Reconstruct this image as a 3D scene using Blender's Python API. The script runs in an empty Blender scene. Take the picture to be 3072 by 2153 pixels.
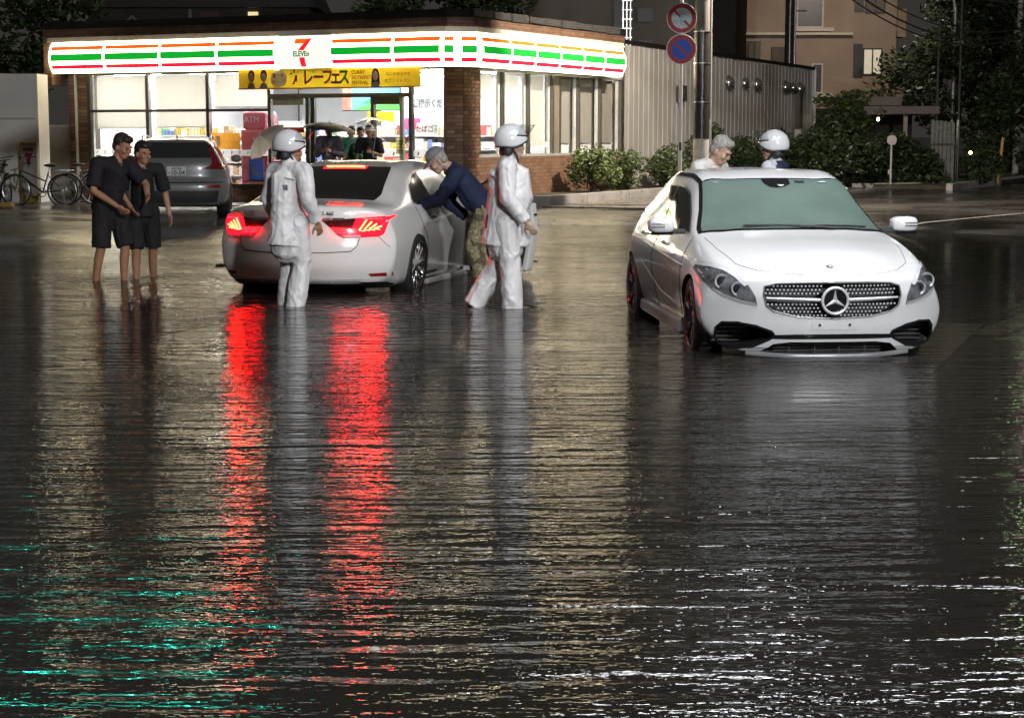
import bpy, bmesh, math, random
from mathutils import Vector, Matrix, noise
from mathutils.bvhtree import BVHTree
random.seed(7)
sc = bpy.context.scene
C = sc.collection
R = math.radians
PI = math.pi

# ------------------------------------------------------------------ camera
cd = bpy.data.cameras.new('camera'); cam = bpy.data.objects.new('camera', cd); C.objects.link(cam)
cam.location = (0, 0, 1.6)
cam.rotation_euler = (R(90 - 7.12), 0, 0)
cd.sensor_width = 36.0; cd.lens = 5400 / 3072 * 36.0
cd.clip_start = 0.1; cd.clip_end = 900
sc.camera = cam

# ------------------------------------------------------------------ night sky
w = bpy.data.worlds.new('World'); sc.world = w; w.use_nodes = True
nt = w.node_tree; nt.nodes.clear()
out = nt.nodes.new('ShaderNodeOutputWorld')
bg = nt.nodes.new('ShaderNodeBackground'); bg2 = nt.nodes.new('ShaderNodeBackground'); add = nt.nodes.new('ShaderNodeAddShader')
sky = nt.nodes.new('ShaderNodeTexSky'); sky.sky_type = 'NISHITA'; sky.sun_disc = False
sky.sun_elevation = R(-3); sky.sun_rotation = R(200); sky.air_density = 2.0; sky.dust_density = 4.0
nt.links.new(sky.outputs[0], bg.inputs[0]); bg.inputs[1].default_value = 0.004
bg2.inputs[0].default_value = (0.62, 0.56, 0.50, 1); bg2.inputs[1].default_value = 0.017      # city glow under low rain cloud
nt.links.new(bg.outputs[0], add.inputs[0]); nt.links.new(bg2.outputs[0], add.inputs[1]); nt.links.new(add.outputs[0], out.inputs[0])

# ------------------------------------------------------------------ exposure and sampling
sc.view_settings.view_transform = 'Standard'; sc.view_settings.look = 'None'
sc.view_settings.exposure = 1.75; sc.view_settings.gamma = 1.0; sc.view_settings.use_curve_mapping = False
sc.cycles.use_denoising = True; sc.cycles.use_adaptive_sampling = True; sc.cycles.adaptive_threshold = .02
try: sc.cycles.denoiser = 'OPENIMAGEDENOISE'
except Exception: pass
sc.cycles.max_bounces = 7; sc.cycles.diffuse_bounces = 2; sc.cycles.glossy_bounces = 3
sc.cycles.transmission_bounces = 4; sc.cycles.transparent_max_bounces = 12
sc.cycles.caustics_reflective = False; sc.cycles.caustics_refractive = False
sc.cycles.sample_clamp_indirect = 4.0

# ------------------------------------------------------------------ materials
MATS = {}
def mat(name, col=(.5,.5,.5), rough=.5, metal=0., var=.10, scale=6., bump=0., bscale=40., emit=None, estr=0., coat=0., spec=.5, trans=0., wet=None):
    if name in MATS: return MATS[name]
    m = bpy.data.materials.new(name); m.use_nodes = True; MATS[name] = m
    t = m.node_tree; b = t.nodes['Principled BSDF']; L = t.links.new
    tc = t.nodes.new('ShaderNodeTexCoord')
    b.inputs['Roughness'].default_value = rough; b.inputs['Metallic'].default_value = metal
    b.inputs['Specular IOR Level'].default_value = spec; b.inputs['Coat Weight'].default_value = coat; b.inputs['Coat Roughness'].default_value = .04
    b.inputs['Transmission Weight'].default_value = trans
    n = t.nodes.new('ShaderNodeTexNoise'); n.inputs['Scale'].default_value = scale; n.inputs['Detail'].default_value = 5
    L(tc.outputs['Object'], n.inputs['Vector'])
    r = t.nodes.new('ShaderNodeMapRange'); r.inputs['From Min'].default_value = .3; r.inputs['From Max'].default_value = .7
    r.inputs['To Min'].default_value = 1 - var; r.inputs['To Max'].default_value = 1 + var
    L(n.outputs['Fac'], r.inputs['Value'])
    mx = t.nodes.new('ShaderNodeVectorMath'); mx.operation = 'SCALE'; mx.inputs[0].default_value = col[:3]
    L(r.outputs[0], mx.inputs['Scale']); L(mx.outputs[0], b.inputs['Base Color'])
    if wet:
        rr = t.nodes.new('ShaderNodeMapRange'); rr.inputs['From Min'].default_value = .35; rr.inputs['From Max'].default_value = .65
        rr.inputs['To Min'].default_value = wet; rr.inputs['To Max'].default_value = rough
        L(n.outputs['Fac'], rr.inputs['Value']); L(rr.outputs[0], b.inputs['Roughness'])
    if bump:
        n2 = t.nodes.new('ShaderNodeTexNoise'); n2.inputs['Scale'].default_value = bscale; n2.inputs['Detail'].default_value = 4
        L(tc.outputs['Object'], n2.inputs['Vector'])
        bp = t.nodes.new('ShaderNodeBump'); bp.inputs['Strength'].default_value = min(1, bump); bp.inputs['Distance'].default_value = .02
        L(n2.outputs['Fac'], bp.inputs['Height']); L(bp.outputs[0], b.inputs['Normal'])
    if emit:
        b.inputs['Emission Color'].default_value = (*emit, 1); b.inputs['Emission Strength'].default_value = estr
    return m

def glass_mat(name, tint=(1,1,1), rough=.02, refl=.09):
    if name in MATS: return MATS[name]
    m = bpy.data.materials.new(name); m.use_nodes = True; MATS[name] = m
    t = m.node_tree; t.nodes.clear(); L = t.links.new
    o = t.nodes.new('ShaderNodeOutputMaterial'); tr = t.nodes.new('ShaderNodeBsdfTransparent'); g = t.nodes.new('ShaderNodeBsdfGlossy')
    tr.inputs[0].default_value = (*tint, 1); g.inputs['Roughness'].default_value = rough
    lw = t.nodes.new('ShaderNodeLayerWeight'); lw.inputs['Blend'].default_value = .5
    pw = t.nodes.new('ShaderNodeMath'); pw.operation = 'POWER'; pw.inputs[1].default_value = 4.5; L(lw.outputs['Facing'], pw.inputs[0])
    ma = t.nodes.new('ShaderNodeMath'); ma.operation = 'MULTIPLY_ADD'; ma.inputs[1].default_value = .9; ma.inputs[2].default_value = refl * .5
    L(pw.outputs[0], ma.inputs[0])
    mx = t.nodes.new('ShaderNodeMixShader'); L(ma.outputs[0], mx.inputs[0]); L(tr.outputs[0], mx.inputs[1]); L(g.outputs[0], mx.inputs[2])
    L(mx.outputs[0], o.inputs[0])
    return m

def paper(name, col, tr=.55, rough=.6):
    if name in MATS: return MATS[name]
    m = mat(name, col, rough, var=.06); t = m.node_tree; b = t.nodes['Principled BSDF']; o = t.nodes['Material Output']
    l = t.nodes.new('ShaderNodeBsdfTranslucent'); l.inputs[0].default_value = (*[min(1, c*1.05) for c in col], 1); x = t.nodes.new('ShaderNodeMixShader'); x.inputs[0].default_value = tr
    t.links.new(b.outputs[0], x.inputs[1]); t.links.new(l.outputs[0], x.inputs[2]); t.links.new(x.outputs[0], o.inputs[0]); return m
def water_mat():
    m = bpy.data.materials.new('flood_water'); m.use_nodes = True; t = m.node_tree; t.nodes.clear(); L = t.links.new
    N = t.nodes.new
    o = N('ShaderNodeOutputMaterial'); tc = N('ShaderNodeTexCoord')
    def nz(sx, sy, scale, detail, rough=.5, dist=0., rot=0.):
        mp = N('ShaderNodeMapping'); mp.inputs['Scale'].default_value = (sx, sy, 1); mp.inputs['Rotation'].default_value = (0, 0, R(rot)); L(tc.outputs['Object'], mp.inputs['Vector'])
        n = N('ShaderNodeTexNoise'); n.inputs['Scale'].default_value = scale; n.inputs['Detail'].default_value = detail; n.inputs['Roughness'].default_value = rough
        n.inputs['Distortion'].default_value = dist; L(mp.outputs[0], n.inputs['Vector']); return n.outputs['Fac']
    def mth(op, a, b=None, c=None):
        q = N('ShaderNodeMath'); q.operation = op
        for i, v in enumerate((a, b, c)):
            if v is None: continue
            if isinstance(v, (int, float)): q.inputs[i].default_value = v
            else: L(v, q.inputs[i])
        return q.outputs[0]
    long = nz(.42, 2.6, 1.9, 1.5, .45, 1.3, 3)          # low crests that lie across the view
    long2 = nz(.34, 2.0, 4.2, 1.5, .5, 1.4, -13)
    mid = nz(.6, 2.2, 9., 1.5, .5, .8, 14)              # hand-wide ripples
    chop = nz(.85, 1.5, 28, 1.5, .5, 0)                  # pitting by the rain
    patch = nz(.5, 1.1, .55, 2)                      # where it is calmer
    pw = mth('MULTIPLY', mth('SUBTRACT', patch, .28), 2.0)
    h = mth('MULTIPLY', long, .0215)
    h = mth('ADD', h, mth('MULTIPLY', long2, mth('MULTIPLY_ADD', pw, .0075, .0022)))
    h = mth('ADD', h, mth('MULTIPLY', mid, mth('MULTIPLY_ADD', pw, .0042, .0008)))
    h = mth('ADD', h, mth('MULTIPLY', chop, mth('MULTIPLY_ADD', pw, .0050, .0018)))
    for (cx, cy, k, am) in ((-4.3,19.8,34,.011),(-2.05,16.9,38,.010),(-.08,16.7,36,.011),(-1.1,5.6,30,.003)):   # rings spreading from legs and tyres
        sv = N('ShaderNodeVectorMath'); sv.operation = 'DISTANCE'; L(tc.outputs['Object'], sv.inputs[0]); sv.inputs[1].default_value = (cx, cy, 0)
        d = mth('ADD', sv.outputs['Value'], mth('MULTIPLY', long2, .12))
        h = mth('ADD', h, mth('MULTIPLY', mth('SINE', mth('MULTIPLY', d, k)), mth('MULTIPLY', mth('EXPONENT', mth('MULTIPLY', d, -1.5)), am)))
    bp = N('ShaderNodeBump'); bp.inputs['Strength'].default_value = 1; bp.inputs['Distance'].default_value = WATER_BUMP
    L(h, bp.inputs['Height'])
    fr = N('ShaderNodeFresnel'); fr.inputs[0].default_value = 1.34; L(bp.outputs[0], fr.inputs['Normal'])
    g = N('ShaderNodeBsdfGlossy'); g.inputs['Roughness'].default_value = .03; L(bp.outputs[0], g.inputs['Normal'])
    tr = N('ShaderNodeBsdfTransparent'); tr.inputs[0].default_value = (.50, .45, .38, 1)      # a hand's depth of brown flood water
    df = N('ShaderNodeBsdfDiffuse'); df.inputs[0].default_value = (.060, .051, .043, 1)          # silt carried in it
    m0 = N('ShaderNodeMixShader'); m0.inputs[0].default_value = .35; L(tr.outputs[0], m0.inputs[1]); L(df.outputs[0], m0.inputs[2])
    mx = N('ShaderNodeMixShader'); L(fr.outputs[0], mx.inputs[0]); L(m0.outputs[0], mx.inputs[1]); L(g.outputs[0], mx.inputs[2])
    L(mx.outputs[0], o.inputs[0])
    return m
WATER_BUMP = 1.0

def asphalt_mat():
    m = bpy.data.materials.new('wet_asphalt'); m.use_nodes = True; t = m.node_tree; b = t.nodes['Principled BSDF']; L = t.links.new; N = t.nodes.new
    tc = N('ShaderNodeTexCoord')
    a = N('ShaderNodeTexNoise'); a.inputs['Scale'].default_value = .45; a.inputs['Detail'].default_value = 6; L(tc.outputs['Object'], a.inputs['Vector'])
    f = N('ShaderNodeTexNoise'); f.inputs['Scale'].default_value = 55; f.inputs['Detail'].default_value = 3; L(tc.outputs['Object'], f.inputs['Vector'])
    cr = N('ShaderNodeValToRGB'); cr.color_ramp.elements[0].position = .3; cr.color_ramp.elements[0].color = (.028, .026, .024, 1)
    cr.color_ramp.elements[1].position = .72; cr.color_ramp.elements[1].color = (.062, .056, .050, 1); L(a.outputs[0], cr.inputs[0]); L(cr.outputs[0], b.inputs['Base Color'])
    rr = N('ShaderNodeMapRange'); rr.inputs['From Min'].default_value = .40; rr.inputs['From Max'].default_value = .60; rr.inputs['To Min'].default_value = .10; rr.inputs['To Max'].default_value = .42
    L(a.outputs[0], rr.inputs['Value']); L(rr.outputs[0], b.inputs['Roughness'])
    bp = N('ShaderNodeBump'); bp.inputs['Strength'].default_value = .35; bp.inputs['Distance'].default_value = .006
    L(f.outputs[0], bp.inputs['Height']); L(bp.outputs[0], b.inputs['Normal'])
    return m

def brick_mat(name, c1, c2, mortar, bw=.24, rh=.08, plane='XZ'):
    if name in MATS: return MATS[name]
    m = bpy.data.materials.new(name); m.use_nodes = True; MATS[name] = m; t = m.node_tree; b = t.nodes['Principled BSDF']; L = t.links.new; N = t.nodes.new
    tc = N('ShaderNodeTexCoord'); sp = N('ShaderNodeSeparateXYZ'); cb = N('ShaderNodeCombineXYZ'); L(tc.outputs['Object'], sp.inputs[0])
    ad = N('ShaderNodeMath'); L(sp.outputs[0], ad.inputs[0]); L(sp.outputs[1], ad.inputs[1])
    L(ad.outputs[0], cb.inputs[0]); L(sp.outputs[2], cb.inputs[1])
    k = N('ShaderNodeTexBrick'); k.inputs['Scale'].default_value = 1; k.inputs['Brick Width'].default_value = bw; k.inputs['Row Height'].default_value = rh
    k.inputs['Mortar Size'].default_value = .006; k.inputs['Color1'].default_value = (*c1, 1); k.inputs['Color2'].default_value = (*c2, 1); k.inputs['Mortar'].default_value = (*mortar, 1)
    L(cb.outputs[0], k.inputs['Vector'])
    n = N('ShaderNodeTexNoise'); n.inputs['Scale'].default_value = 3.5; n.inputs['Detail'].default_value = 6; L(tc.outputs['Object'], n.inputs['Vector'])
    mx = N('ShaderNodeMixRGB'); mx.blend_type = 'MULTIPLY'; mx.inputs[0].default_value = .55; L(k.outputs[0], mx.inputs[1]); L(n.outputs['Fac'], mx.inputs[2])
    L(mx.outputs[0], b.inputs['Base Color']); b.inputs['Roughness'].default_value = .6
    bp = N('ShaderNodeBump'); bp.inputs['Strength'].default_value = .6; bp.inputs['Distance'].default_value = .008; L(k.outputs['Fac'], bp.inputs['Height']); bp.invert = True
    L(bp.outputs[0], b.inputs['Normal'])
    return m

# ------------------------------------------------------------------ mesh helpers
def link(o, parent=None, label=None, cat=None, group=None, kind=None):
    C.objects.link(o)
    if parent: o.parent = parent
    if label: o['label'] = label
    if cat: o['category'] = cat
    if group: o['group'] = group
    if kind: o['kind'] = kind
    return o
def thing(name, label, cat, loc=(0,0,0), rz=0., group=None, parent=None):
    o = bpy.data.objects.new(name, None); o.empty_display_size = .2
    o.location = loc; o.rotation_euler = (0, 0, rz)
    return link(o, parent, label, cat, group)
class MB:
    def __init__(s): s.v = []; s.f = []; s.mi = []
    def add(s, vs, fs, mi=0):
        k = len(s.v); s.v += [tuple(p) for p in vs]; s.f += [tuple(i + k for i in f) for f in fs]; s.mi += [mi] * len(fs); return s
    def box(s, c, d, rz=0., rx=0., ry=0., mi=0):
        hx, hy, hz = d[0]/2, d[1]/2, d[2]/2
        m = Matrix.Rotation(rz, 3, 'Z') @ Matrix.Rotation(ry, 3, 'Y') @ Matrix.Rotation(rx, 3, 'X'); c = Vector(c)
        vs = [c + m @ Vector((x, y, z)) for x in (-hx, hx) for y in (-hy, hy) for z in (-hz, hz)]
        return s.add(vs, [(0,1,3,2),(4,6,7,5),(0,4,5,1),(2,3,7,6),(0,2,6,4),(1,5,7,3)], mi)
    def tube(s, pts, rad, n=10, cap=True, mi=0, flat=1.0, up=None):
        pts = [Vector(p) for p in pts]
        if not hasattr(rad, '__len__'): rad = [rad] * len(pts)
        rings = []; prev = None
        for i, p in enumerate(pts):
            t = (pts[min(i+1, len(pts)-1)] - pts[max(i-1, 0)])
            if t.length < 1e-9: t = Vector((0,0,1))
            t.normalize()
            if prev is None:
                a = Vector(up) if up else (Vector((0,0,1)) if abs(t.z) < .9 else Vector((1,0,0)))
                x = t.cross(a).normalized()
            else:
                x = (prev - t * prev.dot(t)).normalized()
            prev = x; y = t.cross(x)
            rr = rad[i]
            ra, rb = (rr if hasattr(rr, '__len__') else (rr, rr * flat))
            rings.append([p + x * ra * math.cos(2*PI*k/n) + y * rb * math.sin(2*PI*k/n) for k in range(n)])
        vs = [q for r in rings for q in r]; fs = []
        for i in range(len(rings) - 1):
            for k in range(n):
                fs.append((i*n+k, i*n+(k+1)%n, (i+1)*n+(k+1)%n, (i+1)*n+k))
        if cap: fs.append(tuple(range(n-1, -1, -1))); fs.append(tuple((len(rings)-1)*n + k for k in range(n)))
        return s.add(vs, fs, mi)
    def cyl(s, a, b, r, n=12, r2=None, mi=0): return s.tube([a, b], [r, r if r2 is None else r2], n, True, mi)
    def ell(s, c, d, nu=16, nv=10, rot=None, mi=0):
        c = Vector(c); vs = []; fs = []
        m = rot if rot is not None else Matrix.Identity(3)
        for j in range(nv + 1):
            a = PI * j / nv
            for i in range(nu):
                b = 2*PI*i/nu
                vs.append(c + m @ Vector((d[0]*math.sin(a)*math.cos(b), d[1]*math.sin(a)*math.sin(b), d[2]*math.cos(a))))
        for j in range(nv):
            for i in range(nu):
                fs.append((j*nu+i, (j+1)*nu+i, (j+1)*nu+(i+1)%nu, j*nu+(i+1)%nu))
        return s.add(vs, fs, mi)
    def lathe(s, prof, n=32, axis='Y', c=(0,0,0), mi=0):
        vs = []; fs = []
        for (r, h) in prof:
            for k in range(n):
                a = 2*PI*k/n; q = (r*math.cos(a), h, r*math.sin(a)) if axis == 'Y' else (r*math.cos(a), r*math.sin(a), h) if axis == 'Z' else (h, r*math.cos(a), r*math.sin(a))
                vs.append((q[0]+c[0], q[1]+c[1], q[2]+c[2]))
        for i in range(len(prof)-1):
            for k in range(n): fs.append((i*n+k, i*n+(k+1)%n, (i+1)*n+(k+1)%n, (i+1)*n+k))
        return s.add(vs, fs, mi)
    def prism(s, poly, h0, h1, plane='XZ', mi=0):
        n = len(poly)
        def q(p, h): return (p[0], h, p[1]) if plane == 'XZ' else (h, p[0], p[1]) if plane == 'YZ' else (p[0], p[1], h)
        vs = [q(p, h0) for p in poly] + [q(p, h1) for p in poly]
        fs = [tuple(range(n)), tuple(range(2*n-1, n-1, -1))] + [(i, (i+1)%n, n+(i+1)%n, n+i) for i in range(n)]
        return s.add(vs, fs, mi)
    def mesh(s, name='m', smooth=False):
        me = bpy.data.meshes.new(name); me.from_pydata(s.v, [], s.f)
        if any(s.mi): me.polygons.foreach_set('material_index', s.mi)
        bm = bmesh.new(); bm.from_mesh(me); bmesh.ops.recalc_face_normals(bm, faces=bm.faces); bm.to_mesh(me); bm.free()
        if smooth: me.polygons.foreach_set('use_smooth', [True]*len(me.polygons))
        me.update(); return me
    def build(s, name, mats, parent=None, smooth=False, label=None, cat=None, group=None, kind=None, loc=None, rz=None, bevel=0.):
        me = s.mesh(name, smooth)
        for m in (mats if isinstance(mats, (list, tuple)) else [mats]): me.materials.append(m)
        o = bpy.data.objects.new(name, me)
        if loc: o.location = loc
        if rz is not None: o.rotation_euler = (0, 0, rz)
        link(o, parent, label, cat, group, kind)
        if bevel:
            b = o.modifiers.new('bevel', 'BEVEL'); b.width = bevel; b.segments = 2; b.limit_method = 'ANGLE'
        if smooth:
            smooth_angle(me)
        return o
def smooth_angle(me, ang=40):
    c = math.cos(R(ang)); bm = bmesh.new(); bm.from_mesh(me)
    for e in bm.edges:
        if len(e.link_faces) == 2 and e.link_faces[0].normal.dot(e.link_faces[1].normal) < c: e.smooth = False
    bm.to_mesh(me); bm.free()
def text(name, body, size, m, parent, loc, rot, align='CENTER', ext=.003, sx=1., bold=0., label=None):
    cu = bpy.data.curves.new(name, 'FONT'); cu.body = body; cu.size = size; cu.align_x = align; cu.align_y = 'CENTER'; cu.extrude = ext; cu.offset = bold
    o = bpy.data.objects.new(name, cu); C.objects.link(o)
    dg = bpy.context.evaluated_depsgraph_get(); me = bpy.data.meshes.new_from_object(o.evaluated_get(dg))
    bpy.data.objects.remove(o); me.materials.clear(); me.materials.append(m)
    q = bpy.data.objects.new(name, me); q.location = loc; q.rotation_euler = rot; q.scale = (sx, 1, 1)
    return link(q, parent, label)
def copy_tree(o, parent=None):
    c = o.copy(); C.objects.link(c); c.parent = parent
    for ch in list(o.children): copy_tree(ch, c)
    return c
def evaluated(o):
    dg = bpy.context.evaluated_depsgraph_get(); me = bpy.data.meshes.new_from_object(o.evaluated_get(dg)); return me
def lerp(a, b, t): return a + (b - a) * t

# ------------------------------------------------------------------ shared materials
DARKWELL = mat('wheel_well', (.012,.012,.012), .8)
RUBBER = mat('rubber', (.018,.018,.018), .6, bump=.2, bscale=80)
GLOSSB = mat('gloss_black', (.012,.012,.013), .12, coat=.5)
MATTB = mat('matt_black', (.02,.02,.02), .55)
CHROME = mat('chrome', (.72,.72,.73), .12, 1., var=.02)
SILV = mat('satin_silver', (.6,.6,.6), .28, .9)
SEAM = mat('panel_gap', (.03,.03,.03), .7)
CLEAR = glass_mat('lamp_cover', (.95,.96,.97), .03, .12)

# ------------------------------------------------------------------ ground, flood water, markings
ASPH = asphalt_mat()
def sstep(a, b, x):
    t = max(0., min(1., (x - a) / (b - a))); return t*t*(3-2*t)
def ground_h(x, y):
    if y < 0: return -.13
    a = lerp(19.5, 26.5, min(1, max(0, (x+4.5)/4)))
    lot = sstep(a, a + 10.5, y + .15 * x + 1.2 * noise.noise(Vector((x*.22, y*.22, 0))))
    h = -.13 + .23 * lot
    if x > 5: h = lerp(h, -.13 + .20 * sstep(19, 34, y), min(1, (x-5)/3))
    return h + .012 * noise.noise(Vector((x*.5, y*.5, 3.1)))
xs = [-300, -150, -80, -45] + [i*.75 for i in range(-40, 54)] + [60, 90, 160, 300]
ys = [-60, -20, 0, 6] + [8 + i*.75 for i in range(0, 72)] + [66, 75, 90, 130, 220, 420, 800]
gv = [(x, y, ground_h(x, y)) for y in ys for x in xs]; nx = len(xs)
gf = [(j*nx+i, j*nx+i+1, (j+1)*nx+i+1, (j+1)*nx+i) for j in range(len(ys)-1) for i in range(nx-1)]
MB().add(gv, gf).build('ground', ASPH, smooth=True, kind='structure', label='wet dark asphalt of the street and the parking lot')
MB().add([(-120,-40,0),(120,-40,0),(120,60,0),(-120,60,0)], [(0,1,2,3)]).build('flood_water', water_mat(), kind='structure', label='brown rippled flood water standing over the street')

PAINT = mat('road_paint', (.40,.39,.36), .55, var=.25, scale=9)
def marking(pts, name='road_marking'):
    bm = MB(); n = 8
    a, b, c, d = [Vector(p) for p in pts]; vs = []
    for i in range(n+1):
        t = i/n; p = a.lerp(b, t); q = d.lerp(c, t)
        for z in (p, q): vs.append((z.x, z.y, ground_h(z.x, z.y) + .016))
    bm.add(vs, [(2*i, 2*i+1, 2*i+3, 2*i+2) for i in range(n)])
    return bm.build(name, PAINT, kind='structure')
for k in range(9):                                   # crossing stripes under the water
    x0 = -5.0 + k*.95; y0 = 15.75 - k*.34
    marking([(x0, y0), (x0+1.25, y0+3.4), (x0+1.68, y0+3.25), (x0+.43, y0-.15)], 'crossing_stripe')
marking([(3.9,15.4),(5.1,17.6),(5.55,17.6),(4.2,15.4)], 'road_arrow')
marking([(3.6,20.0),(9.0,22.2),(9.0,22.38),(3.6,20.18)], 'lane_line')
marking([(6.0,30.0),(16,42),(16,42.2),(6.0,30.2)], 'lane_line')

# ------------------------------------------------------------------ convenience store
TH = R(-26.6); SO = (-.95, 37.1, 0)
store = thing('convenience_store', 'brick convenience store with glowing striped fascia and lit windows', 'store', SO, TH)
ct, st = math.cos(TH), math.sin(TH)
def SW(x, y, z): return (SO[0] + ct*x - st*y, SO[1] + st*x + ct*y, z)
PW = mat('fascia_white', (.8,.82,.7), .3, emit=(1.0,.87,.56), estr=3.4, var=.02)
PR = mat('fascia_rib', (.8,.8,.7), .3, emit=(1.0,.92,.60), estr=3.1)
PO = mat('fascia_orange', (.8,.2,.02), .3, emit=(1.0,.055,.003), estr=.62)
PG = mat('fascia_green', (.02,.3,.05), .3, emit=(.002,.33,.02), estr=.36)
PRD = mat('fascia_red', (.6,.02,.05), .3, emit=(.72,.006,.024), estr=.52)
LOGOW = mat('logo_white', (.8,.85,.78), .3, emit=(.84,.93,.74), estr=.36)
CREAM = mat('cream_trim', (.66,.66,.52), .5)
ALU = mat('grey_frame', (.16,.15,.13), .35, .6)
ALUL = mat('pale_frame', (.6,.6,.58), .35, .5)
BR = brick_mat('brown_brick', (.20,.105,.06), (.32,.18,.105), (.11,.075,.055))
BRK = [mat('brick_%d' % i, c, .6, var=.2, scale=14, bump=.4, bscale=60) for i, c in enumerate([(.22,.12,.07), (.27,.15,.09), (.17,.09,.055), (.34,.21,.14)])]
MORT = mat('mortar', (.10,.075,.055), .8)
ZB, ZT = 2.97, 3.67
def prof(t, off=0.):                                  # t 0 top .. 1 bottom
    return (.15 * math.sin(PI * min(1, max(0, t)))**.75 + off, ZT - (ZT - ZB) * t)
def fpanel(a, b, nrm, t0, t1, off, nseg=8):
    vs = []; fs = []
    for i in range(nseg+1):
        o, z = prof(lerp(t0, t1, i/nseg), off)
        for p in (a, b): vs.append((p[0]+nrm[0]*o, p[1]+nrm[1]*o, z))
    for i in range(nseg): fs.append((2*i, 2*i+1, 2*i+3, 2*i+2))
    return MB().add(vs, fs)
def rib(p, nrm, tang, wd):
    a = (p[0]-tang[0]*wd, p[1]-tang[1]*wd); b = (p[0]+tang[0]*wd, p[1]+tang[1]*wd)
    return fpanel(a, b, nrm, 0, 1, .006, 10)
fr = [-10.72,-9.16,-7.61,-6.07,-4.54,-3.16,-1.64,-.49]; sr = [.49,1.85,3.06,4.31,5.57,6.77,7.99]
c45 = math.sqrt(.5)
segs = [((fr[i],0),(fr[i+1],0),(0,-1), i == 4) for i in range(7)] + [((-.49,0),(-.30,.19),(-c45,-c45*1.0) if 0 else (c45*.35,-.94),False), ((-.27,.21),(0,.49),(c45,-c45),False)] + [((0,sr[i]),(0,sr[i+1]),(1,0),False) for i in range(6)]
for a, b, n, logo in segs:
    p = fpanel(a, b, n, 0, 1, 0).build('sign_panel', LOGOW if logo else PW, store, smooth=True)
    tg = Vector((b[0]-a[0], b[1]-a[1])); ln = tg.length; tg.normalize(); g = .03
    if not logo:
        a2 = (a[0]+tg.x*g, a[1]+tg.y*g); b2 = (b[0]-tg.x*g, b[1]-tg.y*g)
        for t0, t1, m, nm in ((.135,.262,PO,'orange_stripe'),(.385,.61,PG,'green_stripe'),(.735,.862,PRD,'red_stripe')):
            fpanel(a2, b2, n, t0, t1, .004, 4).build(nm, m, p, smooth=True)
    rib(a, n, tg, .014).build('panel_rib', PR, store, smooth=True)
rib((0,7.99), (1,0), (0,1), .014).build('panel_rib', PR, store, smooth=True)
# the numeral and lettering on the white panel (x -4.54 .. -3.16)
lc = -3.86
def onpan(pts, m, nm):
    vs = []
    for (x, t) in pts:
        o, z = prof(t, .008); vs.append((x, -o, z))
    k = len(vs)
    MB().add(vs + [(v[0], v[1]-.004, v[2]) for v in vs], [tuple(range(k)), tuple(range(k, 2*k))]).build(nm, m, store)
sx = .20
onpan([(lc-.19,.10),(lc+.17,.10),(lc+.05,.24),(lc-.19,.24)], PO, 'logo_numeral_bar')
for i in range(6):
    u0, u1 = i/6, (i+1)/6
    def L7(u): return (lc+.16-.24*u**.8, .10+.35*u)
    def R7(u): return (lc+.21-.15*u**1.3, .08+.37*u)
    a, b, c, d = L7(u0), R7(u0), R7(u1), L7(u1)
    onpan([a,b,c,d], PRD, 'logo_numeral_stem')
onpan([(lc-.06,.66),(lc+.075,.66),(lc+.07,.80),(lc-.06,.80)], PRD, 'logo_numeral_stem'); onpan([(lc-.06,.80),(lc+.07,.80),(lc+.065,.93),(lc-.06,.93)], PRD, 'logo_numeral_stem')
o, z = prof(.56, .012)
GTXT = mat('logo_green', (.01,.12,.03), .4, emit=(.0,.10,.02), estr=.2)
text('logo_lettering', 'ELEVEn', .155, GTXT, store, (lc, -o-.004, z), (R(90),0,0), sx=.86, bold=.004)

# fascia core, trim, parapet
m = MB()
m.prism([(-10.72,.03),(-.47,.03),(-.03,.47),(-.03,7.99),(-.55,7.99),(-.55,.6),(-10.72,.6)], ZB+.005, ZT-.005, 'XY'); m.build('fascia_box', CREAM, store)
m = MB(); m.prism([(-10.85,-.05),(-.45,-.05),(.05,.45),(.05,8.1),(-.3,8.1),(-.3,.3),(-10.85,.3)], ZT, ZT+.11, 'XY'); m.build('fascia_trim', mat('trim_lit', (.70,.70,.56), .45), store)
m = MB(); m.prism([(-10.98,.02),(-.42,.02),(-.02,.42),(-.02,8.3),(-.4,8.3),(-.4,.5),(-10.98,.5)], ZT+.11, 3.97, 'XY'); m.build('parapet', BR, store)
m = MB(); m.prism([(-11.0,.0),(-.42,.0),(.0,.42),(.0,8.35),(-.5,8.35),(-.5,.6),(-11.0,.6)], 3.97, 4.13, 'XY'); m.build('roof_flashing', mat('flashing', (.06,.055,.05), .18, .7, wet=.08, scale=3, bump=.3, bscale=8), store)
for i in range(9): MB().box((.012,.8+i*.84+.02*(i%2),4.06), (.03,.78,.13+.02*(i%3)), rx=.01*(i%3-1)).build('flashing_plate', mat('wet_plate', (.35,.33,.31), .12, .8, wet=.05, scale=5, bump=.5, bscale=6), store)
m = MB(); m.box((-5.6,.42,3.75), (.5+10.2,.02,.3)).build('soffit_board', CREAM, store)
m = MB(); m.prism([(-10.9,.5),(-.5,.5),(-.45,8.2),(-10.9,12)], 3.93, 3.96, 'XY'); m.build('roof', mat('roof_sheet', (.12,.11,.1), .4), store)
m = MB(); m.box((-10.9,.25,3.34), (.22,.5,1.27)).build('parapet_return', BR, store)
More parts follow.
